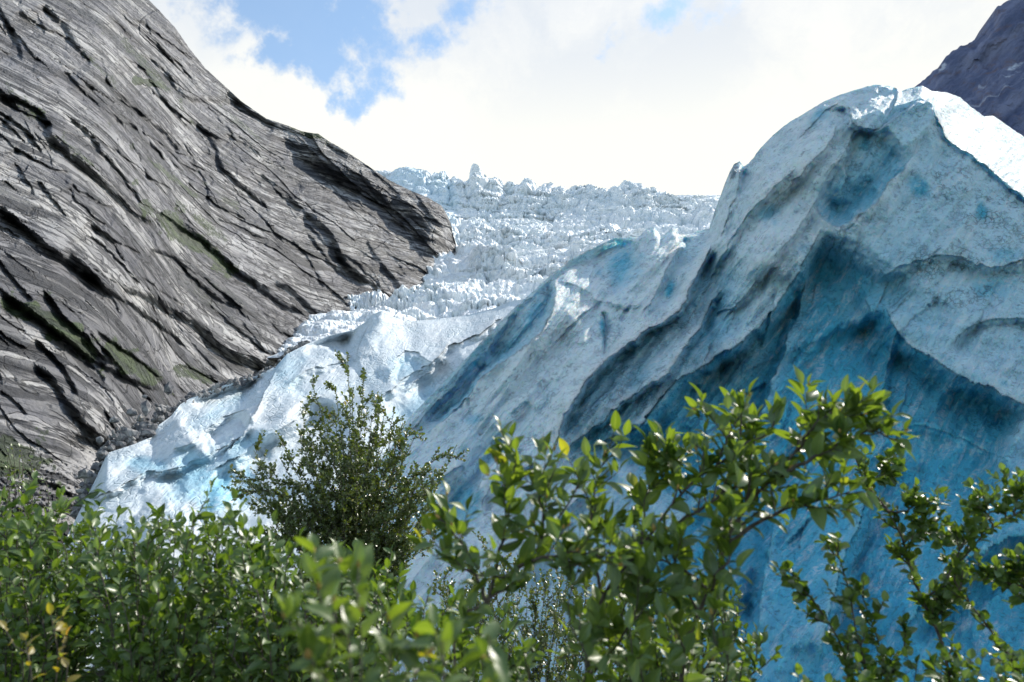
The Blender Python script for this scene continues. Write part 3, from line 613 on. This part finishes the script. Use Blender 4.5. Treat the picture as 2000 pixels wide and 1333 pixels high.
P = at(PX, PY, Y + D * (.25 + .75 * gap)); Nn = grid_normals(P)
if Nn[..., 1].mean() > 0: Nn = -Nn
sc = .5 + 1.0 * sstep(-.2, .4, fbm(PX / 120, PY / 90, oct=2, seed=85))
P += Nn * (.075 * fbm(PX / 11, PY / 9, oct=4, gain=.6, seed=86) * sc + .05 * fbm(uu / 30, vv / 6, oct=3, seed=87) * str_amp)[..., None]
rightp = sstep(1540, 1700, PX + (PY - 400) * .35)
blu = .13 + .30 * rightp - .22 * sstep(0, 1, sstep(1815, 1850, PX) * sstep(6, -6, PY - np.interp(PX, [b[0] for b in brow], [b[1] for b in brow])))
blu = blu + .24 * np.clip(blur(D - push, 12) / 3, -.5, 1.0) + .42 * tint + .60 * sstep(700, 1000, PY + (PX - 1500) * -.12) * sstep(1000, 1500, PX)  # last term: ambient shade low on the ice, put into the colour as blue
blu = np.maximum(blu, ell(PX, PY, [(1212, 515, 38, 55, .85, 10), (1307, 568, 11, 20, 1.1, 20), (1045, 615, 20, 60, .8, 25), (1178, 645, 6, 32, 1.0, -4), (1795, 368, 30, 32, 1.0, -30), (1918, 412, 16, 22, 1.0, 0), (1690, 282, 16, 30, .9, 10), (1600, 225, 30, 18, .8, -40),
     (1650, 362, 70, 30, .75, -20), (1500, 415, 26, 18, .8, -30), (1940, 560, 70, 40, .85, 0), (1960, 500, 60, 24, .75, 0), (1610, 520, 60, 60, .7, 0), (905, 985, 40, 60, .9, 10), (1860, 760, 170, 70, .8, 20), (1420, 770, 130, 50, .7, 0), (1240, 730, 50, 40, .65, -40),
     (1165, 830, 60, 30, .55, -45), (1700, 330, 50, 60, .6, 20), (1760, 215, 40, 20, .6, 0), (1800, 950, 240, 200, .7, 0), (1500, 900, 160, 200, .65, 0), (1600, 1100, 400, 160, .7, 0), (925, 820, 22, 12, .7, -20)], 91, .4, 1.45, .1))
crestline = np.interp(PX, [b[0] for b in brow], [b[1] for b in brow])
grime = .12 + ell(PX, PY, [(1900, 380, 130, 60, 1, 35), (1870, 540, 110, 80, .9, 20), (1960, 470, 90, 60, .8, 0), (1640, 470, 60, 40, .8, 0), (1690, 300, 60, 60, .6, 0), (1600, 640, 70, 90, .5, 0), (1740, 800, 60, 60, .7, 0), (1150, 700, 160, 120, .45, 0), (950, 850, 140, 100, .4, 0), (1200, 500, 120, 60, .3, 0), (1180, 800, 140, 90, .5, -40)], 92)
dk = 0.75 * np.exp(-np.abs(gap * 16) / 3) * sstep(.0, .5, fbm(PX / 30, PY / 30, oct=2, seed=95))
E = np.maximum(E, ell(PX, PY, [(1433, 335, 10, 22, .9, 15)], 3))
uvi = frame_uv(at(PX, PY, Y), at(1300, 750, 48.), at(1600, 300, 53.)); nr = 16; P = back_rows(P, nr, 26, 22, 1.5)
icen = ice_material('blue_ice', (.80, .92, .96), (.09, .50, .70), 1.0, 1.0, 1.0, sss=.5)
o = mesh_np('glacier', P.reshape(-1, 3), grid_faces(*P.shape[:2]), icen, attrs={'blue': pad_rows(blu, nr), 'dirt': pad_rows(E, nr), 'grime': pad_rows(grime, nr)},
            uv=np.concatenate([uvi, np.repeat(uvi[-P.shape[1]:], nr, 0)]))
tag(o, 'near glacier front, folded blue ice rising to a tall peak at right', kind='structure')

# ------------------------------------------------------------------ plants
exec_plants = True
def leaf_material(name, top, top2, under, yellow, gloss=.32, trans=.38, ylim=.93):
    m, t = new_mat(name)
    r = t.attr('rnd'); w = t.attr('across')
    c = t.mix(t.ramp(r, 0, .8, 0, 1, False), top, top2); c = t.mix(t.ramp(r, ylim, ylim + .04), c, yellow)
    c = t.mix(t.math('MULTIPLY', t.ramp(t.math('ABSOLUTE', w), .16, .02), .35), c, (.25, .30, .10))
    geo = t.n('ShaderNodeNewGeometry')
    cc = t.mix(geo.outputs['Backfacing'], c, under)
    co = t.n('ShaderNodeTexCoord').outputs['Object']; n = t.noise(co, 260, 3, .6)
    p = t.n('ShaderNodeBsdfPrincipled'); t.set(p.inputs['Base Color'], cc); t.set(p.inputs['Roughness'], t.ramp(r, 0, 1, gloss, gloss + .16, False)); p.inputs['Specular IOR Level'].default_value = .7
    b = t.n('ShaderNodeBump', i_Height=n); b.inputs['Strength'].default_value = .35; b.inputs['Distance'].default_value = .001; t.set(p.inputs['Normal'], b.outputs[0])
    tr = t.n('ShaderNodeBsdfTranslucent', i_0=t.mix(1.0, c, (2.6, 2.5, .9), 'MULTIPLY'))
    mx = t.n('ShaderNodeMixShader'); mx.inputs[0].default_value = trans; t.set(mx.inputs[1], p.outputs[0]); t.set(mx.inputs[2], tr.outputs[0])
    t.n('ShaderNodeOutputMaterial', i_0=mx.outputs[0]); return m
def plain(name, c, c2, rough=.7, sc=60):
    m, t = new_mat(name); n = t.noise(t.n('ShaderNodeTexCoord').outputs['Object'], sc, 5, .6)
    finish(t, t.mix(t.ramp(n, .4, .6), c, c2), rough, n, .6, .003); return m
willow_leaf = leaf_material('willow_leaf', (.024, .055, .014), (.12, .18, .028), (.13, .20, .07), (.42, .36, .04), .32, .42, .975)
hedge_leaf = leaf_material('shrub_leaf', (.012, .038, .010), (.095, .155, .024), (.12, .19, .06), (.34, .28, .03), .30, .38, .99)
birch_leaf = leaf_material('birch_leaf', (.040, .066, .022), (.10, .135, .036), (.14, .18, .08), (.30, .20, .04), .22, .26, .97)
bark = plain('bark', (.045, .035, .03), (.10, .08, .065)); bark2 = plain('pale_bark', (.10, .08, .06), (.20, .17, .14))
bud_mat = plain('bud', (.55, .26, .06), (.40, .34, .10), .5)

def leaf_proto(aspect, n=6, point=1.0, fold=.22, droop=.25):
    """one leaf along +X, length 1, blade with folded midrib and drooping tip: rows of 3 (edge, rib, edge) or 5"""
    V = []; A = []
    us = np.linspace(0, 1, n)
    for u in us:
        w = aspect * .5 * (math.sin(math.pi * min(1, u ** .85)) ** .75) * (1 - .25 * u * point) if 0 < u < 1 else .0
        z = -droop * u * u
        wav = .02 * math.sin(u * 9)
        for s in (-1, -.5, 0, .5, 1): V.append((u, s * w, z + abs(s) * w * fold * 1.6 + wav * s)); A.append(s)
    F = []
    for i in range(n - 1):
        for j in range(4): F.append((i * 5 + j, i * 5 + j + 1, i * 5 + j + 6, i * 5 + j + 5))
    # petiole joins to the twig: first row is a point, stretched back
    V = np.array(V); V[:, 0] = V[:, 0] * .93 + .07; V[:5, 0] = 0
    return V, np.array(F), np.array(A, float)
def basis(d, up):
    d = d / (np.linalg.norm(d, axis=1, keepdims=True) + 1e-9); y = np.cross(up, d); y /= (np.linalg.norm(y, axis=1, keepdims=True) + 1e-9)
    return np.stack([d, y, np.cross(d, y)], 1)
def leaves_mesh(name, proto, pos, dirs, ups, size, mat, parent):
    V, F, A = proto; B = basis(dirs, ups); n = len(pos)
    W_ = np.einsum('vk,nkc->nvc', V, B) * size[:, None, None] + pos[:, None, :]
    FF = (F[None] + (np.arange(n) * len(V))[:, None, None]).reshape(-1, 4)
    rn = np.repeat(rng.random(n), len(V))
    return mesh_np(name, W_.reshape(-1, 3), FF, mat, parent, True, {'rnd': rn, 'across': np.tile(A, n)})
class Tubes:
    def __init__(s): s.V = []; s.F = []; s.n = 0
    def add(s, pts, r0, r1, k=6):
        P = np.array(pts, float); m = len(P); T = np.gradient(P, axis=0); T /= np.linalg.norm(T, axis=1, keepdims=True) + 1e-9
        ref = np.array([.31, .9, .2]); a = np.cross(T, ref); a /= np.linalg.norm(a, axis=1, keepdims=True) + 1e-9; b = np.cross(T, a)
        r = np.linspace(r0, r1, m) if np.isscalar(r0) else r0
        an = np.linspace(0, 2 * np.pi, k, endpoint=False)
        V = P[:, None] + (np.cos(an)[None, :, None] * a[:, None] + np.sin(an)[None, :, None] * b[:, None]) * r[:, None, None]
        s.V.append(V.reshape(-1, 3)); i, j = np.meshgrid(np.arange(m - 1), np.arange(k), indexing='ij'); j2 = (j + 1) % k
        s.F.append(np.stack([i * k + j, i * k + j2, (i + 1) * k + j2, (i + 1) * k + j], -1).reshape(-1, 4) + s.n); s.n += m * k
    def build(s, name, mat, parent): return mesh_np(name, np.concatenate(s.V), np.concatenate(s.F), mat, parent)
def wiggle(pts, n, amp):
    """resample a 3-D polyline smoothly with small kinks"""
    P = np.array(smooth_poly([tuple(p) for p in pts], 6)); L = np.concatenate([[0], np.cumsum(np.linalg.norm(np.diff(P, axis=0), axis=1))])
    u = np.linspace(0, L[-1], n); Q = np.stack([np.interp(u, L, P[:, c]) for c in range(3)], 1)
    k = rng.normal(0, amp, Q.shape); k[0] = 0; k[-1] *= .3; return Q + blur(k, 1, 0)

_bud = []
def bud_mesh():
    if not _bud:
        B = Tubes(); z = np.zeros(3); e = np.array([0, 0, 1.0]); B.add([z, e * .25, e * .5, e * .8, e], np.array([.10, .24, .26, .14, .01]), 0, 8)
        o = B.build('bud_shape', bud_mat, None); _bud.append(o.data); bpy.data.objects.remove(o)
    return _bud[0]
def shrub(name, label, base_px, Y0, stems, leaf, proto, lsize, bmat, spacing, twig=(.10, .22), ntwig=7, rstem=.008, leafy=.35, cat='bush', group=None, buds=0, spread=1.0, foliage_name='foliage', subt=.0):
    """stems: list of 3-D polylines (px, py, Y); base runs down to the ground"""
    bx = at(base_px, 1333, Y0)[0]; gz = float(ground_z(np.array([bx]), np.array([float(Y0)]))[0])
    root = bpy.data.objects.new(name, None); COL.objects.link(root); root.location = (bx, Y0, gz)
    root.empty_display_size = .1; tag(root, label, cat, group)
    o3 = np.array([bx, Y0, gz]); T = Tubes(); LP = []; LD = []; LU = []; LS = []; budp = []
    up = np.array([0, 0, 1.0])
    def leafline(P, frac, sz, step):
        L = np.concatenate([[0], np.cumsum(np.linalg.norm(np.diff(P, axis=0), axis=1))]); tot = L[-1]
        k = 0; u = tot * frac
        while u < tot:
            p = np.array([np.interp(u, L, P[:, c]) for c in range(3)]); i = min(len(P) - 2, int(np.searchsorted(L, u)) - 1 if u > 0 else 0); i = max(i, 0)
            T_ = P[i + 1] - P[i]; T_ = T_ / (np.linalg.norm(T_) + 1e-9)
            side = np.cross(T_, rng.normal(0, 1, 3)); side /= np.linalg.norm(side) + 1e-9
            d = T_ * rng.uniform(.3, .9) + side * rng.uniform(.6, 1.0) + up * rng.uniform(-.15, .3)
            uu = up + np.array([.22, -.28, 0]) + rng.normal(0, .6, 3) ; LP.append(p); LD.append(d); LU.append(uu); LS.append(sz * rng.uniform(.48, 1.25) * (1 - .35 * (u / tot)))
            u += step * rng.uniform(.6, 1.4); k += 1
        LP.append(P[-1]); LD.append(P[-1] - P[-2] + up * .01); LU.append(up + rng.normal(0, .5, 3)); LS.append(sz * rng.uniform(.5, .8))
        budp.append((P[-1].copy(), P[-1] - P[-2]))
    for st in stems:
        if isinstance(st, dict): pts, tw, rs, lf = st['p'], st.get('n', ntwig), st.get('r', rstem), st.get('leafy', leafy); fr = st.get('free', False)
        else: pts, tw, rs, lf, fr = st, ntwig, rstem, leafy, False
        Q = [at(a_, b_, float(c_)) - o3 for (a_, b_, c_) in pts]
        if not fr: Q = [np.array([rng.normal(0, .04), rng.normal(0, .04), -.05])] + ([Q[0] * np.array([.35, .35, .5])] if Q[0][2] > .5 else []) + Q
        n = max(10, int(14 * len(Q) / 2)); P = wiggle(Q, n, .004 if Y0 < 4 else .010)
        T.add(P, rs, rs * .22)
        L = np.linalg.norm(np.diff(P, axis=0), axis=1).sum()
        leafline(P, max(lf, .15) if not fr else .08, lsize, spacing)
        for k in range(tw):
            u = lf + (1 - lf) * (k + rng.random()) / tw; i = min(n - 2, int(u * (n - 1))); p = P[i] + (P[i + 1] - P[i]) * rng.random(); T_ = P[i + 1] - P[i]; T_ /= np.linalg.norm(T_)
            sd2 = np.cross(T_, rng.normal(0, 1, 3)); sd2 /= np.linalg.norm(sd2)
            d = T_ * rng.uniform(.4, 1.0) + sd2 * rng.uniform(.5, 1.0) * spread + up * .25; d /= np.linalg.norm(d)
            ln = rng.uniform(*twig) * (1.15 - .6 * u)
            tp = [p, p + d * ln * .5, p + d * ln + up * ln * .12]; TP = wiggle(tp, 6, .002)
            T.add(TP, rs * .38, rs * .14, 4); leafline(TP, .12, lsize, spacing * .9)
            if rng.random() < subt:
                for q in range(2):
                    p2 = TP[rng.integers(1, 4)]; d2 = d + rng.normal(0, .6, 3); d2 /= np.linalg.norm(d2); l2 = ln * rng.uniform(.35, .6)
                    T2 = wiggle([p2, p2 + d2 * l2 * .5, p2 + d2 * l2], 5, .001); T.add(T2, rs * .22, rs * .1, 4); leafline(T2, .1, lsize * .9, spacing * .9)
    T.build('stems', bmat, root)
    leaves_mesh(foliage_name, proto, np.array(LP), np.array(LD), np.array(LU), np.array(LS), leaf, root)
    if buds:
        rng.shuffle(budp)
        for (p, d) in budp[:int(70 * buds)]:
            b_ = bpy.data.objects.new('bud', bud_mesh()); COL.objects.link(b_); b_.parent = root
            l = lsize * rng.uniform(.14, .26); b_.location = p; b_.scale = (l, l, l)
            b_.rotation_euler = Vector([float(c) for c in d]).to_track_quat('Z', 'Y').to_euler()
    return root

wl = leaf_proto(.52, 8); hl = leaf_proto(.60, 6, .8); bl = leaf_proto(.80, 4, .6, .15, .12); rl = leaf_proto(.82, 7, .3, .2, .18)

# birch bush in front of the glacier
bs = []
Yb = 6.0
for (x, y) in ((680, 690), (655, 760), (710, 730), (612, 745), (745, 770), (770, 800), (700, 800), (640, 820), (590, 850), (540, 845), (560, 890), (500, 905), (455, 920), (610, 900), (670, 880), (730, 850), (790, 830), (812, 850), (760, 900), (820, 960), (850, 990), (880, 1010),
               (800, 1020), (740, 960), (680, 970), (620, 980), (560, 970), (510, 980), (700, 1040), (640, 1060), (770, 1080), (830, 1070), (560, 1050), (480, 960), (720, 900), (660, 930), (590, 940), (785, 950), (690, 760)):
    dpt = Yb + rng.uniform(-.45, .45); bend = 690 + (x - 690) * .35
    bs.append([(700 + (x - 690) * .15, 1250, Yb), (bend, y + (1250 - y) * .45, (Yb + dpt) / 2), (x, y, dpt)])
for i in range(62):
    a_ = rng.uniform(0, 6.283); r_ = math.sqrt(rng.random()); x, y = 668 + 205 * r_ * math.cos(a_), 935 + 150 * r_ * math.sin(a_); dpt = Yb + rng.uniform(-.5, .5)
    bs.append([(700 + (x - 690) * .2, 1250, Yb), (690 + (x - 690) * .5, y + (1250 - y) * .45, (Yb + dpt) / 2), (x, y, dpt)])
bs[0] = {'p': [(695, 1250, Yb), (690, 1000, Yb), (682, 800, Yb), (676, 688, Yb)], 'n': 14, 'leafy': .45}
bs.append({'p': [(720, 1240, Yb), (800, 1060, Yb - .2), (850, 960, Yb - .3), (892, 872, Yb - .3)], 'n': 9, 'leafy': .55})
shrub('birch_bush', 'tall dark small-leaved birch bush glittering before the blue ice, left of centre', 700, Yb, bs, birch_leaf, bl, .038, bark, .0085, (.14, .32), 24, .008, .26, subt=1.0, spread=1.7)

# willow thicket at the left and its neighbours
def patch(poly_top, x0, x1, n, Y0, Y1, base, drop=1333):
    out = []
    tx = [p[0] for p in poly_top]; ty = [p[1] for p in poly_top]
    for i in range(n):
        x = x0 + (x1 - x0) * (i + rng.random()) / n; ytop = np.interp(x, tx, ty); y = ytop + (drop - ytop) * (rng.random() ** 1.3) * .85 if rng.random() > .35 else ytop + rng.uniform(-18, 50)
        Yq = rng.uniform(Y0, Y1); out.append([(base + (x - base) * .7, max(y + 160, 1300), Yq), (x + rng.normal(0, 10), y + 60, Yq), (x + rng.normal(0, 8), y, Yq)])
    return out
topL = [(-60, 990), (0, 1000), (40, 985), (90, 1000), (160, 1020), (240, 1050), (290, 1030), (370, 1010), (430, 1040), (500, 1070), (560, 1080), (640, 1090), (720, 1110), (800, 1140), (900, 1160)]
shrub('willow_bush', 'dense willow bush filling the bottom left corner below the grey rubble slope', 40, 3.0, patch(topL, -60, 190, 60, 2.6, 3.8, 60), hedge_leaf, hl, .062, bark, .018, (.08, .22), 10, .006, .3, group='willow bushes crowding the foreground')
shrub('willow_bush', 'leafy willow bush between the corner bush and the birch bush, under the white ice', 300, 2.8, patch(topL, 180, 440, 70, 2.4, 3.5, 300), hedge_leaf, hl, .060, bark, .018, (.08, .22), 10, .006, .3, group='willow bushes crowding the foreground')
shrub('willow_bush', 'low dense willow bush directly in front of the foot of the birch bush', 560, 2.7, patch([(400, 1040), (500, 1040), (600, 1080), (700, 1110), (800, 1140), (860, 1170)], 400, 800, 84, 2.3, 3.3, 600), hedge_leaf, hl, .058, bark, .018, (.08, .22), 10, .006, .3, group='willow bushes crowding the foreground')
shrub('distant_bush', 'dark blurred bush top at the left edge below the scree', -10, 9.0, patch([(-80, 880), (20, 868), (60, 890), (120, 950)], -80, 90, 16, 8.6, 9.6, 0, 1000), birch_leaf, bl, .06, bark, .05, (.2, .5), 9, .014, .4)
shrub('sapling', 'low sapling with yellow leaves in the bottom left corner', 100, 1.9, [[(110, 1333, 1.9), (105, 1230, 1.9), (100, 1200, 1.9)], [(60, 1333, 1.9), (30, 1260, 1.9), (10, 1230, 1.9)], [(130, 1333, 1.9), (120, 1280, 1.9), (130, 1240, 1.9)]],
      leaf_material('yellow_leaf', (.34, .27, .03), (.20, .24, .04), (.25, .2, .05), (.5, .25, .03)), hl, .04, bark, .03, (.05, .1), 4, .004, .5)

# big blurred leaves right in front of the lens
shrub('willow_sapling', 'nearest willow sapling with big blurred leaves and orange twig tips, bottom centre', 690, 1.05,
      [[(700, 1333, 1.05), (690, 1170, 1.05), (700, 1110, 1.05)], [(690, 1330, 1.1), (640, 1200, 1.1), (615, 1080, 1.15)], [(620, 1333, 1.0), (590, 1260, 1.0), (575, 1210, 1.0)],
       [(860, 1333, .95), (850, 1300, .95), (850, 1265, .95)], [(950, 1340, .95), (945, 1310, .95), (960, 1300, .95)], [(760, 1333, 1.1), (770, 1260, 1.1), (760, 1210, 1.1)], [(640, 1333, 1.0), (660, 1240, 1.0), (655, 1180, 1.0)], [(800, 1333, 1.1), (800, 1300, 1.1), (790, 1270, 1.1)]],
      willow_leaf, wl, .058, bark2, .015, (.03, .09), 5, .0045, .62, buds=.6)

# the big willow right of centre
Yw = 2.1
ws = [
 {'p': [(1150, 1320, Yw), (1168, 1180, Yw), (1262, 1062, Yw), (1330, 962, Yw), (1400, 905, Yw), (1450, 868, Yw), (1500, 850, Yw), (1512, 825, Yw)], 'n': 13, 'r': .010, 'leafy': .34},
 {'p': [(1330, 1330, Yw), (1385, 1150, Yw), (1442, 1020, Yw), (1505, 940, Yw), (1560, 880, Yw), (1590, 850, Yw), (1612, 815, Yw), (1632, 785, Yw)], 'n': 17, 'r': .011, 'leafy': .34},
 {'p': [(1442, 1020, Yw), (1462, 960, Yw), (1470, 900, Yw + .1), (1472, 850, Yw + .1), (1470, 820, Yw + .1)], 'free': 1, 'n': 8, 'r': .006},
 {'p': [(1420, 1060, Yw), (1520, 1000, Yw), (1580, 985, Yw - .1), (1660, 960, Yw - .1)], 'free': 1, 'n': 8, 'r': .006},
 {'p': [(1505, 940, Yw), (1580, 900, Yw - .1), (1640, 865, Yw - .1), (1700, 840, Yw - .1), (1730, 850, Yw - .1)], 'free': 1, 'n': 9, 'r': .006},
 {'p': [(1262, 1062, Yw), (1340, 1010, Yw), (1440, 950, Yw), (1520, 920, Yw)], 'free': 1, 'n': 9, 'r': .006},
 {'p': [(1330, 962, Yw), (1320, 910, Yw + .1), (1314, 865, Yw + .1)], 'free': 1, 'n': 5, 'r': .004},
 {'p': [(1250, 1070, Yw), (1265, 960, Yw + .1), (1285, 895, Yw + .1)], 'free': 1, 'n': 7, 'r': .004},
 {'p': [(1400, 905, Yw), (1420, 860, Yw), (1440, 820, Yw)], 'free': 1, 'n': 4, 'r': .004},
 {'p': [(1560, 880, Yw), (1590, 830, Yw - .1), (1605, 815, Yw - .1), (1670, 800, Yw - .1)], 'free': 1, 'n': 6, 'r': .004},
 {'p': [(1180, 1160, Yw), (1150, 1060, Yw), (1160, 980, Yw), (1180, 890, Yw)], 'free': 1, 'n': 8, 'r': .005},
 {'p': [(1385, 1150, Yw), (1330, 1110, Yw - .1), (1260, 1090, Yw - .2), (1180, 1075, Yw - .2)], 'free': 1, 'n': 8, 'r': .005},
 {'p': [(1380, 1180, Yw), (1400, 1120, Yw - .2), (1430, 1080, Yw - .2), (1420, 1010, Yw - .2)], 'free': 1, 'n': 7, 'r': .005},
 {'p': [(1150, 1320, Yw), (1220, 1240, Yw - .2), (1260, 1180, Yw - .2), (1300, 1150, Yw - .2)], 'free': 1, 'n': 7, 'r': .005},
 {'p': [(1340, 1320, Yw - .2), (1330, 1260, Yw - .3), (1300, 1200, Yw - .3)], 'n': 8, 'r': .006},
 {'p': [(1420, 1330, Yw - .3), (1400, 1270, Yw - .4), (1390, 1200, Yw - .4)], 'n': 9, 'r': .006},
 {'p': [(1260, 1330, Yw - .3), (1240, 1290, Yw - .4), (1230, 1230, Yw - .4)], 'n': 8, 'r': .006},
]
shrub('willow_tree', 'tall willow with large pale green leaves and dark stems in front of the blue ice', 1280, Yw, ws, willow_leaf, wl, .078, bark, .023, (.07, .17), 10, .006, .36, cat='tree', buds=.9, subt=.45)
ws = [
 {'p': [(890, 1262, 1.9), (950, 1180, 1.9), (1010, 1110, 1.9), (1060, 1060, 1.9), (1100, 1000, 1.9), (1130, 940, 1.9)], 'n': 10, 'r': .008},
 {'p': [(950, 1180, 1.9), (975, 1080, 1.9), (1000, 980, 1.9), (1008, 893, 1.9)], 'free': 1, 'n': 9, 'r': .005},
 {'p': [(950, 1180, 1.9), (920, 1100, 1.9), (880, 1030, 1.9), (860, 1015, 1.9)], 'free': 1, 'n': 7, 'r': .005},
 {'p': [(1010, 1110, 1.9), (1060, 1090, 1.8), (1120, 1080, 1.8), (1200, 1090, 1.8)], 'free': 1, 'n': 8, 'r': .005},
 {'p': [(1060, 1060, 1.9), (1060, 1000, 1.9), (1050, 940, 1.9)], 'free': 1, 'n': 6, 'r': .005},
 {'p': [(1140, 1330, 1.8), (1120, 1240, 1.8), (1110, 1180, 1.8), (1130, 1110, 1.8)], 'n': 9, 'r': .006},
 {'p': [(1010, 1110, 1.9), (980, 1130, 1.8), (900, 1110, 1.8), (870, 1080, 1.8)], 'free': 1, 'n': 6, 'r': .004},
]
shrub('willow_tree', 'smaller willow with leafy sprays reaching left, beside the tall willow, above the bottom centre', 900, 1.9, ws, willow_leaf, wl, .066, bark, .020, (.06, .16), 11, .006, .36, cat='tree', buds=.6, subt=.45)

# birch behind, tiny leaves
shrub('distant_birch', 'small-leaved bush seen low between the willow stems, glittering before the ice', 1030, 7.0, patch([(850, 1120), (960, 1080), (1100, 1090), (1200, 1130)], 850, 1240, 44, 6.6, 7.6, 1030), birch_leaf, bl, .045, bark, .014, (.15, .34), 16, .008, .4, subt=.5)

shrub('willow_bush', 'shaded willow bush low in front of the ice, under the tall willow', 1300, 2.5, patch([(1150, 1200), (1220, 1150), (1300, 1130), (1400, 1150), (1480, 1230)], 1160, 1470, 40, 2.3, 2.9, 1300), hedge_leaf, hl, .050, bark, .0145, (.08, .2), 9, .006, .3, group='willow bushes crowding the foreground')
shrub('willow_bush', 'willow bush filling the gap between the nearest sapling and the small willow', 930, 2.3, patch([(800, 1190), (880, 1170), (960, 1210), (1040, 1260)], 800, 1040, 26, 2.1, 2.6, 930), hedge_leaf, hl, .050, bark, .0145, (.08, .2), 9, .006, .3, group='willow bushes crowding the foreground')
# round-leaved birches at the right
Yr = 2.6
shrub('birch_sapling', 'upright round-leaved birch sapling with a dark curved stem right of the willow', 1860, Yr, [
 {'p': [(1850, 1300, Yr), (1800, 1170, Yr), (1765, 1060, Yr), (1725, 990, Yr), (1690, 940, Yr), (1662, 870, Yr), (1652, 832, Yr)], 'n': 27, 'r': .009},
 {'p': [(1725, 990, Yr), (1760, 1000, Yr), (1800, 985, Yr), (1820, 1000, Yr)], 'free': 1, 'n': 8, 'r': .004}, {'p': [(1765, 1060, Yr), (1800, 1040, Yr), (1830, 1050, Yr)], 'free': 1, 'n': 8, 'r': .004},
 {'p': [(1690, 940, Yr), (1720, 930, Yr), (1745, 925, Yr)], 'free': 1, 'n': 5, 'r': .003}, {'p': [(1800, 1170, Yr), (1850, 1140, Yr), (1870, 1110, Yr)], 'free': 1, 'n': 7, 'r': .004}, {'p': [(1820, 1220, Yr), (1840, 1190, Yr), (1850, 1180, Yr)], 'free': 1, 'n': 7, 'r': .004}],
 hedge_leaf, rl, .044, bark, .0105, (.05, .14), 9, .005, .45, cat='tree', subt=.4)
shrub('birch_sapling', 'bushy round-leaved birch sapling leaning left at the foot of the willow', 1640, 2.3, [
 {'p': [(1660, 1333, 2.3), (1620, 1220, 2.3), (1580, 1160, 2.3), (1520, 1110, 2.3)], 'n': 17, 'r': .007}, {'p': [(1690, 1333, 2.3), (1670, 1240, 2.3), (1650, 1130, 2.3), (1630, 1060, 2.3)], 'n': 20, 'r': .007},
 {'p': [(1720, 1333, 2.4), (1720, 1270, 2.4), (1700, 1200, 2.4), (1680, 1150, 2.4)], 'n': 17, 'r': .006}, {'p': [(1740, 1333, 2.4), (1760, 1290, 2.4), (1770, 1250, 2.4)], 'n': 8, 'r': .006}],
 hedge_leaf, rl, .044, bark, .0105, (.05, .14), 9, .005, .45, cat='tree', subt=.4)
shrub('birch_tree', 'round-leaved birch reaching in from the right edge of the frame', 2120, 2.5, [
 {'p': [(2000, 1330, 2.5), (1870, 1150, 2.5), (1885, 1085, 2.5), (1940, 1035, 2.5), (2010, 985, 2.5), (2060, 960, 2.5)], 'n': 23, 'r': .008},
 {'p': [(1850, 1130, 2.5), (1880, 1070, 2.5), (1895, 1030, 2.5)], 'free': 1, 'n': 6, 'r': .004}, {'p': [(1940, 1035, 2.5), (1930, 1000, 2.5), (1925, 975, 2.5)], 'free': 1, 'n': 7, 'r': .004},
 {'p': [(1980, 1005, 2.5), (1985, 985, 2.5), (1990, 965, 2.5)], 'free': 1, 'n': 7, 'r': .004},
 {'p': [(2080, 1170, 2.5), (2000, 1150, 2.5), (1950, 1130, 2.5), (1905, 1120, 2.5)], 'free': 1, 'n': 12, 'r': .006}, {'p': [(2080, 1190, 2.5), (2020, 1170, 2.5), (1980, 1110, 2.5)], 'free': 1, 'n': 9, 'r': .005}],
 hedge_leaf, rl, .042, bark, .013, (.05, .11), 8, .005, .45, cat='tree', subt=.4)
shrub('birch_bush', 'low round-leaved birch bush along the bottom right edge', 1830, 2.2, patch([(1540, 1330), (1620, 1300), (1700, 1290), (1800, 1300), (1850, 1285), (1900, 1270), (2040, 1280)], 1550, 2050, 34, 2.0, 2.5, 1830, 1400), hedge_leaf, rl, .040, bark, .014, (.05, .1), 6, .004, .5)
